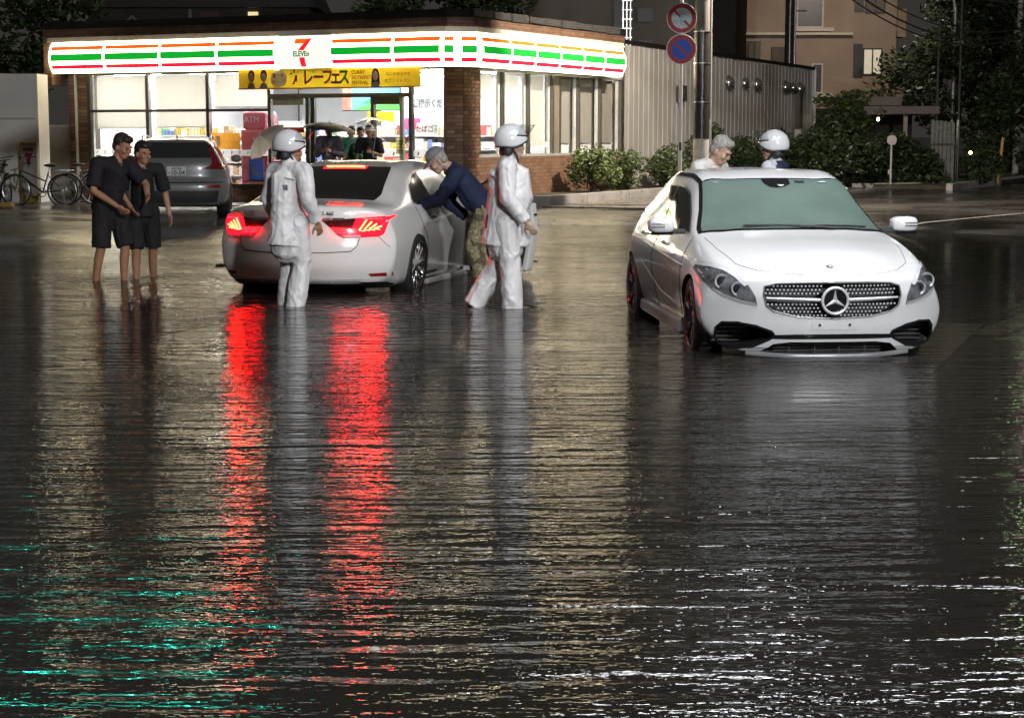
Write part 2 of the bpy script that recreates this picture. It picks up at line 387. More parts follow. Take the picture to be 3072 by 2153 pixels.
# brick core of pillars and base walls
def core(poly, z0, z1, nm='brick_wall', mm=BR): return MB().prism(poly, z0, z1, 'XY').build(nm, mm, store)
core([(-10.66,.42),(-10.12,.42),(-10.12,.85),(-10.66,.85)], 0, 2.97, 'pillar', MORT)
core([(-.74,.42),(-.68,.42),(-.42,.68),(-.42,1.38),(-.8,1.38),(-.8,.8)], 0, 2.97, 'pillar', MORT)
core([(-10.12,.42),(-.74,.42),(-.74,.62),(-10.12,.62)], 0, .46); core([(-.62,1.38),(-.42,1.38),(-.42,9.2),(-.62,9.2)], 0, 1.10)
core([(-10.66,.85),(-10.45,.85),(-10.45,9),(-10.66,9)], 0, 3.9, 'side_wall', mat('plaster', (.55,.53,.48), .6))
# single bricks on both pillars
bmesh_cache = {}
def brick_mesh(l, k):
    key = (round(l, 2), k)
    if key not in bmesh_cache:
        me = MB().box((0,0,0), (l-.012, .03, .066)).mesh('brick'); me.materials.append(BRK[k]); bmesh_cache[key] = me
    return bmesh_cache[key]
def lay(a, b, n, odd, z):
    d = Vector((b[0]-a[0], b[1]-a[1])); L_ = d.length; t = d.normalized(); ang = math.atan2(t.y, t.x)
    cuts = [0] + [L_*(i + (.0 if odd else -.5)) / n for i in range(1, n + (0 if odd else 1))] + [L_]
    for i in range(len(cuts)-1):
        l = cuts[i+1]-cuts[i]; c = (cuts[i]+cuts[i+1])/2
        q = bpy.data.objects.new('brick', brick_mesh(l, random.choice((0,0,1,1,2,2,3))))
        j = random.uniform(-.004, .004)
        q.location = (a[0]+t.x*c+t.y*(j+.006), a[1]+t.y*c-t.x*(j+.006), z); q.rotation_euler = (0,0,ang); C.objects.link(q); q.parent = store
for r_ in range(36):
    z = .12 + r_*.08; odd = r_ % 2
    lay((-10.66,.42), (-10.12,.42), 2, True, z) if odd else lay((-10.66,.42), (-10.12,.42), 2, True, z)
    lay((-.68,.42), (-.42,.68), 2 if odd else 1, True, z)
    lay((-.42,.68), (-.42,1.38), 3 if odd else 4, True, z)
MB().box((-.71,.42,1.5),(.055,.03,2.9)).build('pillar_edge', BRK[0], store)

# ---- front glazing
GL = glass_mat('shop_glass')
BLIND = mat('roller_blind', (.58,.55,.46), .8, var=.04)
t_ = BLIND.node_tree; b_ = t_.nodes['Principled BSDF']; o_ = t_.nodes['Material Output']
tl = t_.nodes.new('ShaderNodeBsdfTranslucent'); tl.inputs[0].default_value = (.52,.485,.40,1); ms = t_.nodes.new('ShaderNodeMixShader'); ms.inputs[0].default_value = .5
t_.links.new(b_.outputs[0], ms.inputs[1]); t_.links.new(tl.outputs[0], ms.inputs[2]); t_.links.new(ms.outputs[0], o_.inputs[0])
YW = .46
def fbar(x0, x1, z0, z1, mm=ALU, d=.09, y=YW, nm='window_frame'):
    if d < .01: return MB().add([(x0,y,z0),(x1,y,z0),(x1,y,z1),(x0,y,z1)],[(0,1,2,3)]).build(nm, mm, store)
    return MB().box(((x0+x1)/2, y, (z0+z1)/2), (x1-x0, d, z1-z0)).build(nm, mm, store)
bays = [-10.08,-8.40,-6.73,-5.08]
fbar(-10.12,-.74,.44,.50); fbar(-10.12,-.74,2.93,2.97)
for i, x in enumerate(bays + [-4.10,-2.46,-1.53]): fbar(x-.04, x+.04, .50, 2.93 if i < 4 or i == 6 else 2.41, d=.12)
fbar(-10.05,-9.97,.5,2.93,ALUL,.06)
fbar(-10.04,-5.12,2.09,2.15)
fbar(-5.04,-1.57,2.37,2.46,d=.16)
fbar(-4.02,-3.92,.5,2.37,mat('door_post',(.10,.095,.09),.4,.4)); fbar(-1.80,-1.72,.5,2.37,ALUL); fbar(-2.42,-1.8,2.22,2.37); fbar(-5.0,-4.2,2.22,2.37,mat('door_head',(.3,.3,.28),.4,.4))
for x0, x1 in zip(bays[:3], bays[1:]):
    fbar(x0+.05, x1-.05, .50, 2.09, GL, .008, nm='window_pane'); fbar(x0+.05, x1-.05, 2.15, 2.93, GL, .008, nm='window_pane')
for x0, x1, z0, z1 in ((-5.03,-4.15,.5,2.37),(-2.40,-1.8,.5,2.22),(-1.49,-.78,.5,2.93),(-5.03,-4.12,2.46,2.93),(-4.12,-2.5,2.46,2.93),(-2.5,-1.58,2.46,2.93)):
    fbar(x0, x1, z0, z1, GL, .008, nm='window_pane')
for x0, x1, z0, z1 in ((-9.95,-8.46,1.74,2.92),(-8.26,-6.80,1.76,2.92),(-6.62,-5.16,2.20,2.92)):
    b = fbar(x0, x1, z0, z1, BLIND, .004, YW+.10, 'roller_blind'); MB().box(((x0+x1)/2, YW+.10, z0-.012),(x1-x0,.02,.024)).build('hem_bar', ALUL, b)
# printed strip across the glass with red ticks
STRIP = paper('glass_strip', (.78,.77,.74), .5); TICK = mat('strip_tick', (.50,.06,.03), .5); TICKG = mat('strip_tick_pale', (.55,.50,.40), .5)
for x0, x1, tm in ((-10.0,-8.45,TICKG),(-8.35,-6.78,TICKG),(-6.68,-5.13,TICKG),(-4.95,-4.2,TICK),(-2.38,-1.82,TICK),(-1.48,-.79,TICK)):
    s_ = fbar(x0, x1, 1.12, 1.25, STRIP, .003, YW-.012, 'glass_strip'); n_ = max(2, int((x1-x0)/.2))
    for k in range(n_):
        MB().box((x0+(k+.5)*(x1-x0)/n_, YW-.016, 1.185), (.035,.003,.075), ry=.35).build('strip_tick', tm, s_)

# ---- side glazing on the right wall (x = -.46)
def sbar(y0, y1, z0, z1, mm=ALU, d=.09, x=-.46, nm='window_frame'):
    if d < .01: return MB().add([(x,y0,z0),(x,y1,z0),(x,y1,z1),(x,y0,z1)],[(0,1,2,3)]).build(nm, mm, store)
    return MB().box((x, (y0+y1)/2, (z0+z1)/2), (d, y1-y0, z1-z0)).build(nm, mm, store)
sb_ = [1.40,2.53,3.80,5.06,5.44,6.51,7.78,9.04]
sbar(1.38,9.1,1.10,1.16,ALUL); sbar(1.38,9.1,2.93,2.97,ALUL)
sbar(5.06,5.44,1.16,2.93,mat('window_post',(.20,.17,.13),.5))
for i, y in enumerate(sb_):
    sbar(y-.035, y+.035, 1.16, 2.93, ALU, .12)
    if i not in (0,): sbar(y-.14, y-.05, 1.16, 2.93, mat('pale_reveal',(.72,.72,.68),.4), .05, -.50, 'window_reveal')
for i in (0,1,2,4,5,6): sbar(sb_[i]+.04, sb_[i+1]-.04, 1.16, 2.93, GL, .008, nm='window_pane')
DB = mat('grey_blind', (.33,.31,.27), .75, var=.06, scale=2)
for i, (z0) in ((0,2.35),(1,1.42),(2,1.42)): sbar(sb_[i]+.05, sb_[i+1]-.15, z0, 2.9, BLIND, .004, -.60, 'roller_blind')
for i in (4,5,6): sbar(sb_[i]+.05, sb_[i+1]-.15, 1.38, 2.9, DB, .004, -.60, 'roller_blind')
for i in (0,2): 
    s_ = sbar(sb_[i]+.06, sb_[i+1]-.16, 1.30, 1.43, STRIP, .003, -.448, 'glass_strip')
    for k in range(7): MB().box((-.444, sb_[i]+.15+k*.13, 1.365), (.003,.03,.07), rx=.3).build('strip_tick', TICKG, s_)

# ---- shop interior
WHITE = mat('shop_white', (.80,.80,.79), .5, var=.03)
MB().box((-5.5,5.2,.16),(9.9,9.3,.06)).build('shop_floor', mat('shop_tile',(.72,.72,.70),.25,var=.05), store)
MB().box((-5.5,5.3,2.99),(9.9,9.5,.04)).build('shop_ceiling', WHITE, store)
MB().box((-5.5,9.8,1.5),(9.9,.06,3.0)).build('shop_back_wall', WHITE, store)
MB().box((-10.42,5,1.5),(.04,9.3,3.0)).build('shop_side_wall', WHITE, store); MB().box((-.66,7.7,2.0),(.04,4.3,2.0)).build('shop_side_wall', WHITE, store); MB().box((-2.9,5.25,1.5),(4.4,.05,2.9)).build('shop_partition', WHITE, store)
TUBE = mat('tube_light', (.9,.9,.9), .4, emit=(.95,.98,1.0), estr=25)
for ix in range(5):
    for iy in range(4):
        if ix == 4 and iy > 2: continue
        MB().box((-9.5+ix*1.95, 1.5+iy*1.05+.3*(ix%2), 2.95), (1.3,.10,.035)).build('tube_light', TUBE, store)
# shelves and goods
GC = [mat('goods_%d'%i, c, .45, var=.3, scale=22) for i, c in enumerate([(.50,.09,.08),(.55,.38,.10),(.14,.30,.16),(.14,.2,.40),(.70,.69,.66),(.52,.30,.40),(.40,.25,.14),(.62,.55,.36)])]
def gondola(x, y, rz, ln, label):
    w_ = SW(x, y, .19); t = thing('shop_shelf', label, 'shelf', w_, TH+rz, 'shop shelves')
    MB().box((0,.0,.75),(ln,.04,1.5)).build('back_panel', WHITE, t)
    for k in range(5): MB().box((0,-.19,.12+k*.31),(ln,.36,.025)).build('shelf_board', WHITE, t)
    g = MB(); rnd = random.Random(int(x*10+y)); 
    for k in range(5):
        xx = -ln/2+.05
        while xx < ln/2-.06:
            ww = rnd.choice((.05,.06,.08,.1)); hh = rnd.uniform(.10,.24); mi = rnd.choice((0,1,2,3,4,4,4,5,6,7,7)); rep = rnd.randint(1,3)
            for _ in range(rep):
                if xx > ln/2-.06: break
                g.box((xx+ww/2,-.22,.135+k*.31+hh/2),(ww*.92,.26,hh),mi=mi); xx += ww
    q = g.build('shop_goods', GC, None, kind='stuff', label='packed goods on ' + label.replace('white shop shelf','the white shelf'), loc=w_, rz=TH+rz)
gondola(-8.6,2.9,0,2.6,'white shop shelf behind the two blinded bays on the store front')
gondola(-6.0,3.6,0,2.0,'white shop shelf behind the pink cash machine')
gondola(-3.4,4.1,0,2.2,'white shop shelf seen through the open doorway')
gondola(-1.6,4.3,0,1.5,'white shop shelf behind the tobacco sign window')
gondola(-7.3,6.2,0,5.0,'long white shop shelf at the back of the store')
# ceiling-hung screen
t = thing('ceiling_screen', 'screen showing green hills and blue sky hung over the doorway', 'screen', SW(-3.55,2.2,2.12), TH)
MB().box((0,0,.25),(1.5,.05,.52)).build('screen_case', mat('black_plastic',(.02,.02,.02),.4), t)
MB().box((.12,-.03,.25),(1.24,.01,.48)).build('screen_sky', mat('scr_sky',(.1,.3,.7),.3,emit=(.16,.45,.95),estr=.33), t)
def flat(name, pts, y, m, parent): return MB().prism(pts, y, y-.004, 'XZ').build(name, m, parent)
flat('screen_hill', [(-.5,.01),(.74,.01),(.74,.12),(.45,.17),(.2,.12),(0,.16),(-.25,.09)], -.036, mat('scr_hill',(.1,.5,.1),.3,emit=(.12,.75,.06),estr=.33), t)
flat('screen_hill', [(-.3,.13),(-.05,.24),(.2,.18),(.5,.26),(.74,.2),(.74,.14),(.4,.16),(0,.15)], -.034, mat('scr_hill2',(.05,.3,.1),.3,emit=(.04,.42,.10),estr=.33), t)
MB().box((-.62,-.03,.25),(.24,.01,.48)).build('screen_photo', mat('scr_ph',(.5,.15,.1),.3,emit=(.55,.22,.18),estr=.3,var=.5,scale=5), t)
for s in (-.6,.6): MB().cyl((s,0,.5),(s,0,.87),.012).build('hanger', ALUL, t)
# cash machine
t = thing('cash_machine', 'pink cash machine standing behind the store window', 'atm', SW(-5.80,1.15,.19), TH)
PK = mat('atm_pink',(.75,.22,.28),.4,var=.1); PKD = mat('atm_rose',(.62,.14,.19),.4)
MB().box((0,0,.75),(.72,.6,1.5)).build('body', PK, t, bevel=.03); MB().box((0,-.05,1.70),(.62,.5,.40)).build('hood', PKD, t, bevel=.06); MB().box((0,-.303,1.15),(.62,.01,.62)).build('face_panel', PKD, t)
text('lettering','ATM',.2,mat('pale_print',(.75,.6,.6),.5),t,(-.05,-.312,1.72),(R(90),0,0))
lr = MB(); 
for k in range(14):
    a0, a1 = -2.2+k*.3, -2.2+(k+1)*.3
    r0 = .085; th = .03
    lr.add([(math.cos(a0)*(r0-th)+.02,-.312,1.18+math.sin(a0)*(r0-th)*1.3),(math.cos(a0)*(r0+th)+.02,-.312,1.18+math.sin(a0)*(r0+th)*1.3),(math.cos(a1)*(r0+th)+.02,-.312,1.18+math.sin(a1)*(r0+th)*1.3),(math.cos(a1)*(r0-th)+.02,-.312,1.18+math.sin(a1)*(r0-th)*1.3)],[(0,1,2,3)])
lr.build('emblem', mat('pale_print'), t); text('lettering','セブン銀行',.075,mat('pale_print'),t,(0,-.312,.95),(R(90),0,0))
# posters and stickers on the glass
def poster(label, x0, x1, z0, z1, m, y=YW-.02, nm='window_poster', grp=None):
    t = thing(nm, label, 'poster', SW((x0+x1)/2, y, (z0+z1)/2), TH, grp)
    hx_, hz_ = (x1-x0)/2, (z1-z0)/2; MB().add([(-hx_,0,-hz_),(hx_,0,-hz_),(hx_,0,hz_),(-hx_,0,hz_)],[(0,1,2,3)]).build('sheet', m, t); return t
def ptext(t, s, x, z, size, m, **k): return text('lettering', s, size, m, t, (x,-.005,z), (R(90),0,0), ext=.001, **k)
OR = paper('poster_orange',(.55,.25,.03)); YL = paper('poster_yellow',(.70,.42,.03)); INK = mat('ink',(.03,.03,.03),.6); PWH = paper('poster_white',(.75,.74,.70)); PRED = paper('poster_red',(.55,.05,.04)); PGR = paper('poster_green',(.04,.28,.06)); PBL = paper('poster_navy',(.015,.03,.11))
p = poster('green coupon poster above the parked grey wagon', -7.6,-6.82,1.30,1.52,PGR); MB().box((-.18,-.004,0),(.12,.002,.16)).build('print',PWH,p); ptext(p,'クーポン',.12,.1,0,mat('ink_yellow',(.6,.5,.1),.5)) if 0 else ptext(p,'今なら20%',.12,.02,.12,mat('ink_yellow',(.6,.5,.1),.5))
p = poster('orange coupon poster right of the parked grey wagon', -6.66,-5.88,1.26,1.62,OR); MB().box((-.22,-.004,.0),(.13,.002,.24)).build('print',PWH,p); ptext(p,'7',-.22,.06,.1,INK); ptext(p,'もらえる',.1,.06,.12,YL); ptext(p,'キャンペーン',.1,-.08,.07,YL)
p = poster('dark blue poster with a yellow crescent moon in the store window', -5.66,-5.28,.55,1.06,PBL)
cm = []; 
for k in range(13): a=R(-110+k*17); cm.append((math.cos(a)*.085,math.sin(a)*.12))
for k in range(13): a=R(-110+(12-k)*17); cm.append((-.04+math.cos(a)*.085*.95+.0,math.sin(a)*.10+.02))
MB().prism([(-x,z) for x,z in cm],-.003,-.006,'XZ').build('crescent',mat('moon_yellow',(.6,.5,.12),.5),p); ptext(p,'☆  ☆',0,.15,.05,PWH); MB().box((0,-.004,-.235),(.38,.002,.04)).build('print',PGR,p)
p = poster('white and red sale notice on the glass left of the doorway', -4.86,-4.2,1.62,1.88,PWH); MB().box((0,-.004,-.068),(.66,.002,.12)).build('print',PRED,p); ptext(p,'おにぎり:ドリンク',0,.065,.075,PRED); ptext(p,'セット  お得!',0,-.068,.095,YL)
p = poster('white rounded tobacco and alcohol sign on the right window', -1.40,-.88,1.55,1.83,PWH); ptext(p,'たばこ',-.07,.0,.145,PRED,bold=.003); ptext(p,'酒',.18,0,.16,PGR,bold=.003)
p = poster('grey lettering banner across the top of the right window', -1.47,-.79,2.02,2.42,paper('poster_ice',(.72,.75,.76))); ptext(p,'ご提示くだ',0,0,.185,mat('ink_grey',(.20,.23,.26),.5),sx=.78,bold=.004)
p = poster('yellow notice taped on the sliding door frame', -1.88,-1.68,1.18,1.52,paper('poster_khaki',(.42,.36,.13)),YW-.06); 
for k in range(4): MB().box((0,-.004,.1-k*.065),(.15,.002,.02)).build('print',INK,p)
p = poster('orange animal mascot notice low on the right window', -1.25,-1.05,.85,1.10,YL)
p = poster('small orange notice beside the low orange notice', -.98,-.83,.95,1.10,OR)
for (x0,x1,z0,z1,mm,lb) in ((-4.05+1.0,-2.52,1.70,1.95,paper('poster_pink',(.65,.12,.30)),'pink sale card hanging over the shop shelf'),(-3.9,-3.2,1.86,2.1,YL,'yellow sale card hanging over the shop shelf')):
    poster(lb,x0,x1,z0,z1,mm,2.6,'hanging_card')
# banner under the fascia
t = thing('festival_banner', 'yellow curry festival banner hung under the striped fascia', 'banner', SW(-3.3,-.02,2.77), TH)
BY = paper('banner_yellow',(.74,.47,.02),.4)
vs=[];fs=[]
for i in range(41):
    x=-2.27+4.55*i/40
    for j in range(4): vs.append((x,.012*math.sin(i*.9)+.008*math.sin(i*2.3+j),.21-.42*j/3+.006*math.sin(i*.35)))
for i in range(40):
    for j in range(3): fs.append((i*4+j,(i+1)*4+j,(i+1)*4+j+1,i*4+j+1))
MB().add(vs,fs).build('cloth',BY,t,smooth=True)
MB().box((0,-.02,-.205),(4.55,.008,.03)).build('hem',mat('banner_orange',(.65,.25,.01),.6),t)
def btext(s,x,z,size,m,sx=1,bold=0): return text('lettering',s,size,m,t,(x,-.035,z),(R(90),0,0),ext=.001,sx=sx,bold=bold)
for s,x,c in (('カ',-.80,(.40,.03,.015)),('レ',-.47,(.35,.05,.04)),('ー',-.20,(.45,.04,.05)),('フ',.02,(.5,.06,.03)),('ェ',.23,(.22,.05,.03)),('ス',.43,(.03,.25,.06))): btext(s,x,0,.36,mat('bn_'+s,c,.6),sx=.8,bold=.012)
BN = mat('bn_brown',(.25,.06,.01),.6)
btext('CURRY',.78,.11,.10,BN,bold=.003); btext('HOT&SPICY',.87,.0,.10,mat('bn_or',(.5,.15,.01),.6),sx=.9,bold=.003); btext('FESTIVAL',.83,-.11,.10,BN,bold=.003)
btext('なにがあるかな',1.75,.06,.085,BN); btext('セブン イレブン。',1.77,-.08,.085,BN)
MB().ell((-1.22,-.025,.0),(.21,.012,.19)).build('speech_bubble',PWH,t,smooth=True); btext('夏こそ',-1.22,.06,.10,mat('bn_red',(.5,.05,.02),.6),bold=.002); btext('スパイス!',-1.22,-.06,.085,mat('bn_red'),bold=.002)
SK = mat('print_skin',(.72,.48,.36),.6); HR = mat('print_hair',(.035,.022,.018),.6)
for x,w_ in ((-1.92,0),(-1.6,0),(1.2,1)):
    MB().ell((x,-.028,.07 if not w_ else .06),(.085,.006,.13),14,8).build('portrait_hair',HR,t); MB().ell((x,-.034,.03),(.062,.006,.10),14,8).build('portrait_face',SK,t)
    if w_: MB().prism([(x-.11,-.15),(x+.11,-.15),(x+.085,.1),(x-.085,.1)],-.024,-.028,'XZ').build('portrait_hair',HR,t)
    MB().prism([(x-.11,-.20),(x+.11,-.20),(x+.06,-.09),(x-.06,-.09)],-.030,-.036,'XZ').build('portrait_shirt',mat('print_grey',(.25,.24,.22),.6),t)
    for s in (-.025,.025): MB().ell((x+s,-.041,.045),(.009,.003,.006),8,6).build('portrait_eye',HR,t)
    MB().ell((x,-.041,-.02),(.02,.003,.007),8,6).build('portrait_mouth',mat('print_lip',(.5,.15,.12),.6),t)

# ------------------------------------------------------------------ back of the store: ribbed metal wall
WTH = R(-26.6)
METAL = mat('ribbed_metal', (.56,.53,.49), .40, .2, var=.12, scale=1.2, wet=.28, bump=.05, bscale=10)
t = thing('metal_wall', 'long ribbed metal side wall of the store with vent hoods', 'wall', SW(-.42,9.25,0), TH)
pan = 0; y = 0.
while y < 15.7:
    q = MB(); w_ = 1.31; vs = []; n_ = int(round(w_/.30)); st_ = w_/n_
    for k in range(n_):
        for dy, dx in ((0,0),(st_*.78,0),(st_*.82,.012),(st_*.93,.012),(st_*.97,0)): vs.append((dx, y+k*st_+dy))
    vs.append((0, y+w_-.004)); N_ = len(vs)
    zt_ = 3.80-.010*y
    q.add([(a,b,.05) for a,b in vs]+[(a,b,zt_) for a,b in vs], [(i,i+1,N_+i+1,N_+i) for i in range(N_-1)]); q.build('wall_panel', METAL, t); y += 1.32
MB().box((.0,7.9,3.80),(.10,15.9,.10),rx=-.010).build('wall_coping', mat('flashing'), t)
MB().box((.02,15.86,1.9),(.10,.06,3.7)).build('corner_trim', ALUL, t)
MB().box((-2.5,15.8,1.9),(5.0,.05,3.6)).build('end_wall', METAL, t)
HOOD = mat('vent_steel', (.55,.54,.52), .22, .9, wet=.12)
for i, (y, z) in enumerate(((16.79,3.05),(18.15,3.07),(19.24,3.06),(22.02,3.04),(22.73,3.04),(23.46,3.02))):
    v = thing('vent_hood', ('first','second','third','fourth','fifth','sixth')[i] + ' round steel vent hood along the metal wall from the pole', 'vent', SW(-.40,y,z), TH, 'vent hoods on the metal wall')
    r_ = .20 if i not in (1,4) else .16
    vs = []; fs = []
    for j in range(7):
        a = PI/2*j/6
        for k in range(16): b = 2*PI*k/16; vs.append((.02+r_*.9*math.sin(a) if 0 else .03+r_*.8*math.cos(a), r_*math.sin(a)*math.cos(b), r_*math.sin(a)*math.sin(b)))
    for j in range(6):
        for k in range(16): fs.append((j*16+k, j*16+(k+1)%16, (j+1)*16+(k+1)%16, (j+1)*16+k))
    MB().add(vs,fs).build('cowl', HOOD, v, smooth=True); MB().lathe([(r_*1.12,0),(r_*1.12,.03),(r_*.95,.03)],20,'X').build('flange', HOOD, v)
    MB().box((.10,0,-r_*.75),(.14,r_*1.2,.02)).build('louvre', MATTB, v)
t = thing('vent_duct', 'tall grey duct running down the metal wall near its far end', 'duct', SW(-.38,23.05,0), TH)
MB().box((.12,0,2.35),(.16,.34,1.15)).build('duct', mat('duct_dark',(.10,.095,.09),.4,.3), t); MB().box((.13,.20,2.35),(.14,.08,1.1)).build('duct_side', mat('duct_pale',(.7,.7,.68),.4), t); MB().box((.12,.1,1.6),(.2,.4,.3)).build('duct_foot', mat('duct_pale'), t)
t = thing('meter_box', 'dark meter box on the metal wall beside the sign pole', 'box', SW(-.38,12.9,2.55), TH); MB().box((.08,0,.12),(.16,.34,.42)).build('case', mat('meter_dark',(.05,.05,.05),.5), t); MB().box((.165,0,.2),(.01,.2,.15)).build('window', ALU, t)

# ------------------------------------------------------------------ kerbs, planter, pavement
CONC = mat('concrete', (.30,.28,.26), .55, var=.22, scale=3, bump=.25, bscale=30, wet=.25)
t = thing('planter_kerb', 'low concrete planter kerb along the side of the store', 'kerb', SW(0,0,0), TH)
for k in range(12): MB().box((1.25,2.2+k*1.9,.17),(.16,1.88,.30)).build('kerb_block', CONC, t, bevel=.015)
MB().box((.55,1.28,.17),(1.5,.16,.30)).build('kerb_block', CONC, t, bevel=.015)
MB().prism([(-.35,1.36),(1.17,1.36),(1.17,24.9),(-.35,24.9)], .06, .27, 'XY').build('planter_soil', mat('soil',(.05,.038,.026),.9,bump=.5,bscale=20), None, kind='structure', loc=SO, rz=TH)
vs = []
MB().prism([(1.34,.8),(4.3,.8),(4.3,30),(1.34,30)], .055, .125, 'XY').build('pavement', mat('paving',(.13,.12,.105),.4,var=.2,scale=2,wet=.14), None, kind='structure', loc=SO, rz=TH)
t = thing('street_kerb', 'long pale kerb stones edging the pavement past the hatchback', 'kerb', SW(0,0,0), TH)
for k in range(14): MB().box((4.38,.8+1.0+k*2.0,.08),(.15,1.98,.14)).build('kerb_stone', CONC, t, bevel=.01)
t = thing('verge_kerb', 'pale kerb stones along the verge at the far side of the road', 'kerb', (11.9,49.2,0), math.atan2(9.4,4.7))
for k in range(9): MB().box((1.0+k*2.0,0,.16),(1.98,.18,.20)).build('kerb_stone', mat('kerb_pale',(.48,.45,.42),.5,var=.15), t, bevel=.01)
MB().prism([(11.9,49.4),(9.5,51.0),(9.5,80),(40,80),(40,95),(20.0,64.5)], .08, .20, 'XY').build('verge', mat('verge_earth',(.045,.042,.025),.9,var=.4,scale=4,bump=.5,bscale=15), kind='structure')
t = thing('entrance_kerb', 'short pale kerb in front of the hedge by the small round sign', 'kerb', (9.6,50.4,.1), R(28)); MB().box((1.6,0,.06),(3.4,.14,.14)).build('kerb_stone', mat('kerb_pale'), t, bevel=.01)

# ------------------------------------------------------------------ foliage
def leaf_mat(name, c):
    if name in MATS: return MATS[name]
    m = mat(name, c, .45, var=.45, scale=2.2); return m
LEAF_D = leaf_mat('leaf_dark', (.035,.055,.020)); LEAF_M = leaf_mat('leaf_mid', (.060,.085,.026)); LEAF_L = leaf_mat('leaf_light', (.11,.14,.045)); BARK = mat('bark', (.07,.055,.04), .85, var=.3, bump=.6, bscale=18)
def leaves(rnd, blobs, n, size):
    vs = []; fs = []
    tot = sum(b[1][0]*b[1][1]*b[1][2] for b in blobs)
    for c, r_ in blobs:
        for _ in range(int(n*r_[0]*r_[1]*r_[2]/tot)):
            while 1:
                p = Vector((rnd.uniform(-1,1), rnd.uniform(-1,1), rnd.uniform(-1,1)))
                if .15 < p.length < 1: break
            p = p.normalized()*(p.length**.45)*rnd.uniform(.8,1.12)
            q = Vector((c[0]+p.x*r_[0], c[1]+p.y*r_[1], c[2]+p.z*r_[2])); s = size*rnd.uniform(.6,1.3)
            a = Vector((rnd.uniform(-1,1), rnd.uniform(-1,1), rnd.uniform(-.6,.6))).normalized(); b = a.cross(Vector((rnd.uniform(-1,1), rnd.uniform(-1,1), rnd.uniform(.2,1)))).normalized()
            k = len(vs); vs += [q-a*s, q+b*s*.45, q+a*s, q-b*s*.45]; fs.append((k,k+1,k+2,k+3))
    return MB().add(vs, fs)
def plant(name, label, cat, loc, blobs, n, size, m, group, trunk=None, seed=1):
    t = thing(name, label, cat, loc, 0, group); rnd = random.Random(seed)
    sub = []
    for c, r_ in blobs:                                # break each mass into smaller uneven clumps
        for _ in range(7):
            p = Vector((rnd.uniform(-1,1), rnd.uniform(-1,1), rnd.uniform(-1,1))).normalized()*rnd.uniform(.35,.85)
            f = rnd.uniform(.38,.6); sub.append(((c[0]+p.x*r_[0], c[1]+p.y*r_[1], max(r_[2]*f*.8, c[2]+p.z*r_[2])), tuple(x*f for x in r_)))
    lm = leaves(rnd, sub, n, size); o = lm.build('crown', m, t)
    tr = MB()
    if trunk:
        h, r0 = trunk; tr.tube([(0,0,0),(.05*h,.02*h,h*.45),(0,.05*h,h)], [r0,r0*.7,r0*.35], 8)
        for c, r_ in blobs[:5]: tr.tube([(.04*h,.02*h,h*.4), ((c[0])*.5, c[1]*.5, lerp(h*.5,c[2],.5)), c], [r0*.45,r0*.3,r0*.12], 6)
    else:
        for k in range(7):
            c, r_ = blobs[k % len(blobs)]; tr.tube([(0,0,0), (c[0]+rnd.uniform(-.2,.2)*r_[0], c[1]+rnd.uniform(-.2,.2)*r_[1], .12), (c[0]+rnd.uniform(-.5,.5)*r_[0], c[1]+rnd.uniform(-.5,.5)*r_[1], c[2]+r_[2]*.4)], [.02,.016,.006], 5)
    tr.build('trunk', BARK, t)
    return t
hedge = 'shrubs in the planter along the metal wall'
def sw0(x, y, z=.25): return SW(x, y, z)
plant('shrub','pale green leafy shrub at the corner of the dark store windows','shrub',sw0(.55,5.2),[((0,0,.55),(.55,.5,.55)),((.3,-.3,.35),(.4,.4,.4)),((-.1,.2,.85),(.35,.35,.35))],2600,.055,LEAF_L,hedge,seed=3)
plant('shrub','rounded olive shrub under the dark store windows','shrub',sw0(.6,7.2),[((0,0,.45),(.65,.7,.5)),((0,.6,.4),(.5,.5,.45))],2600,.05,LEAF_M,hedge,seed=4)
plant('shrub','low dark shrub at the end of the glazed bays','shrub',sw0(.6,9.4),[((0,0,.5),(.7,.9,.5)),((0,.8,.45),(.5,.6,.45))],2600,.055,LEAF_M,hedge,seed=5)
plant('shrub','tall dark shrub beside the white sign pole','shrub',sw0(.6,12.4),[((0,0,.75),(.7,1.0,.75)),((.1,.9,.7),(.6,.7,.8))],3000,.06,LEAF_D,hedge,seed=6)
plant('shrub','dark shrub behind the grey-haired man','shrub',sw0(.6,15.6),[((0,0,.65),(.7,1.3,.7)),((.1,1.0,.6),(.6,.8,.6))],2800,.06,LEAF_D,hedge,seed=7)
plant('shrub','dark shrub behind the helmet of the talking officer','shrub',sw0(.6,19.2),[((0,0,.65),(.7,1.6,.7)),((.1,1.4,.6),(.6,1.0,.6))],2800,.07,LEAF_D,hedge,seed=8)
plant('shrub','dark shrub at the far end of the metal wall','shrub',sw0(.6,23.2),[((0,0,.75),(.7,1.6,.8)),((.2,1.4,.9),(.6,.9,.9))],2800,.07,LEAF_D,hedge,seed=9)
hg = 'hedge plants beside the road'
plant('hedge','broad dark green hedge right of the metal wall','hedge',(9.2,50.6,.1),[((0,0,.9),(1.3,1.0,.95)),((-1.4,.4,.8),(1.0,.8,.8)),((.2,.3,1.6),(.9,.8,.6))],6500,.085,LEAF_D,hg,seed=11)
plant('hedge','hedge behind the small round sign','hedge',(11.0,51.6,.1),[((0,0,.75),(1.2,.8,.8)),((.9,.3,.6),(.8,.7,.65)),((-1.0,0,.9),(.8,.8,.8))],5500,.085,LEAF_D,hg,seed=12)
plant('sapling','loose leafy sapling above the hedge in front of the carport','sapling',(9.9,54.5,.1),[((0,0,2.3),(.9,.6,.5)),((.8,.2,2.0),(.5,.5,.35)),((-.5,0,1.8),(.5,.5,.4))],1500,.09,LEAF_M,None,(2.0,.06),seed=13)
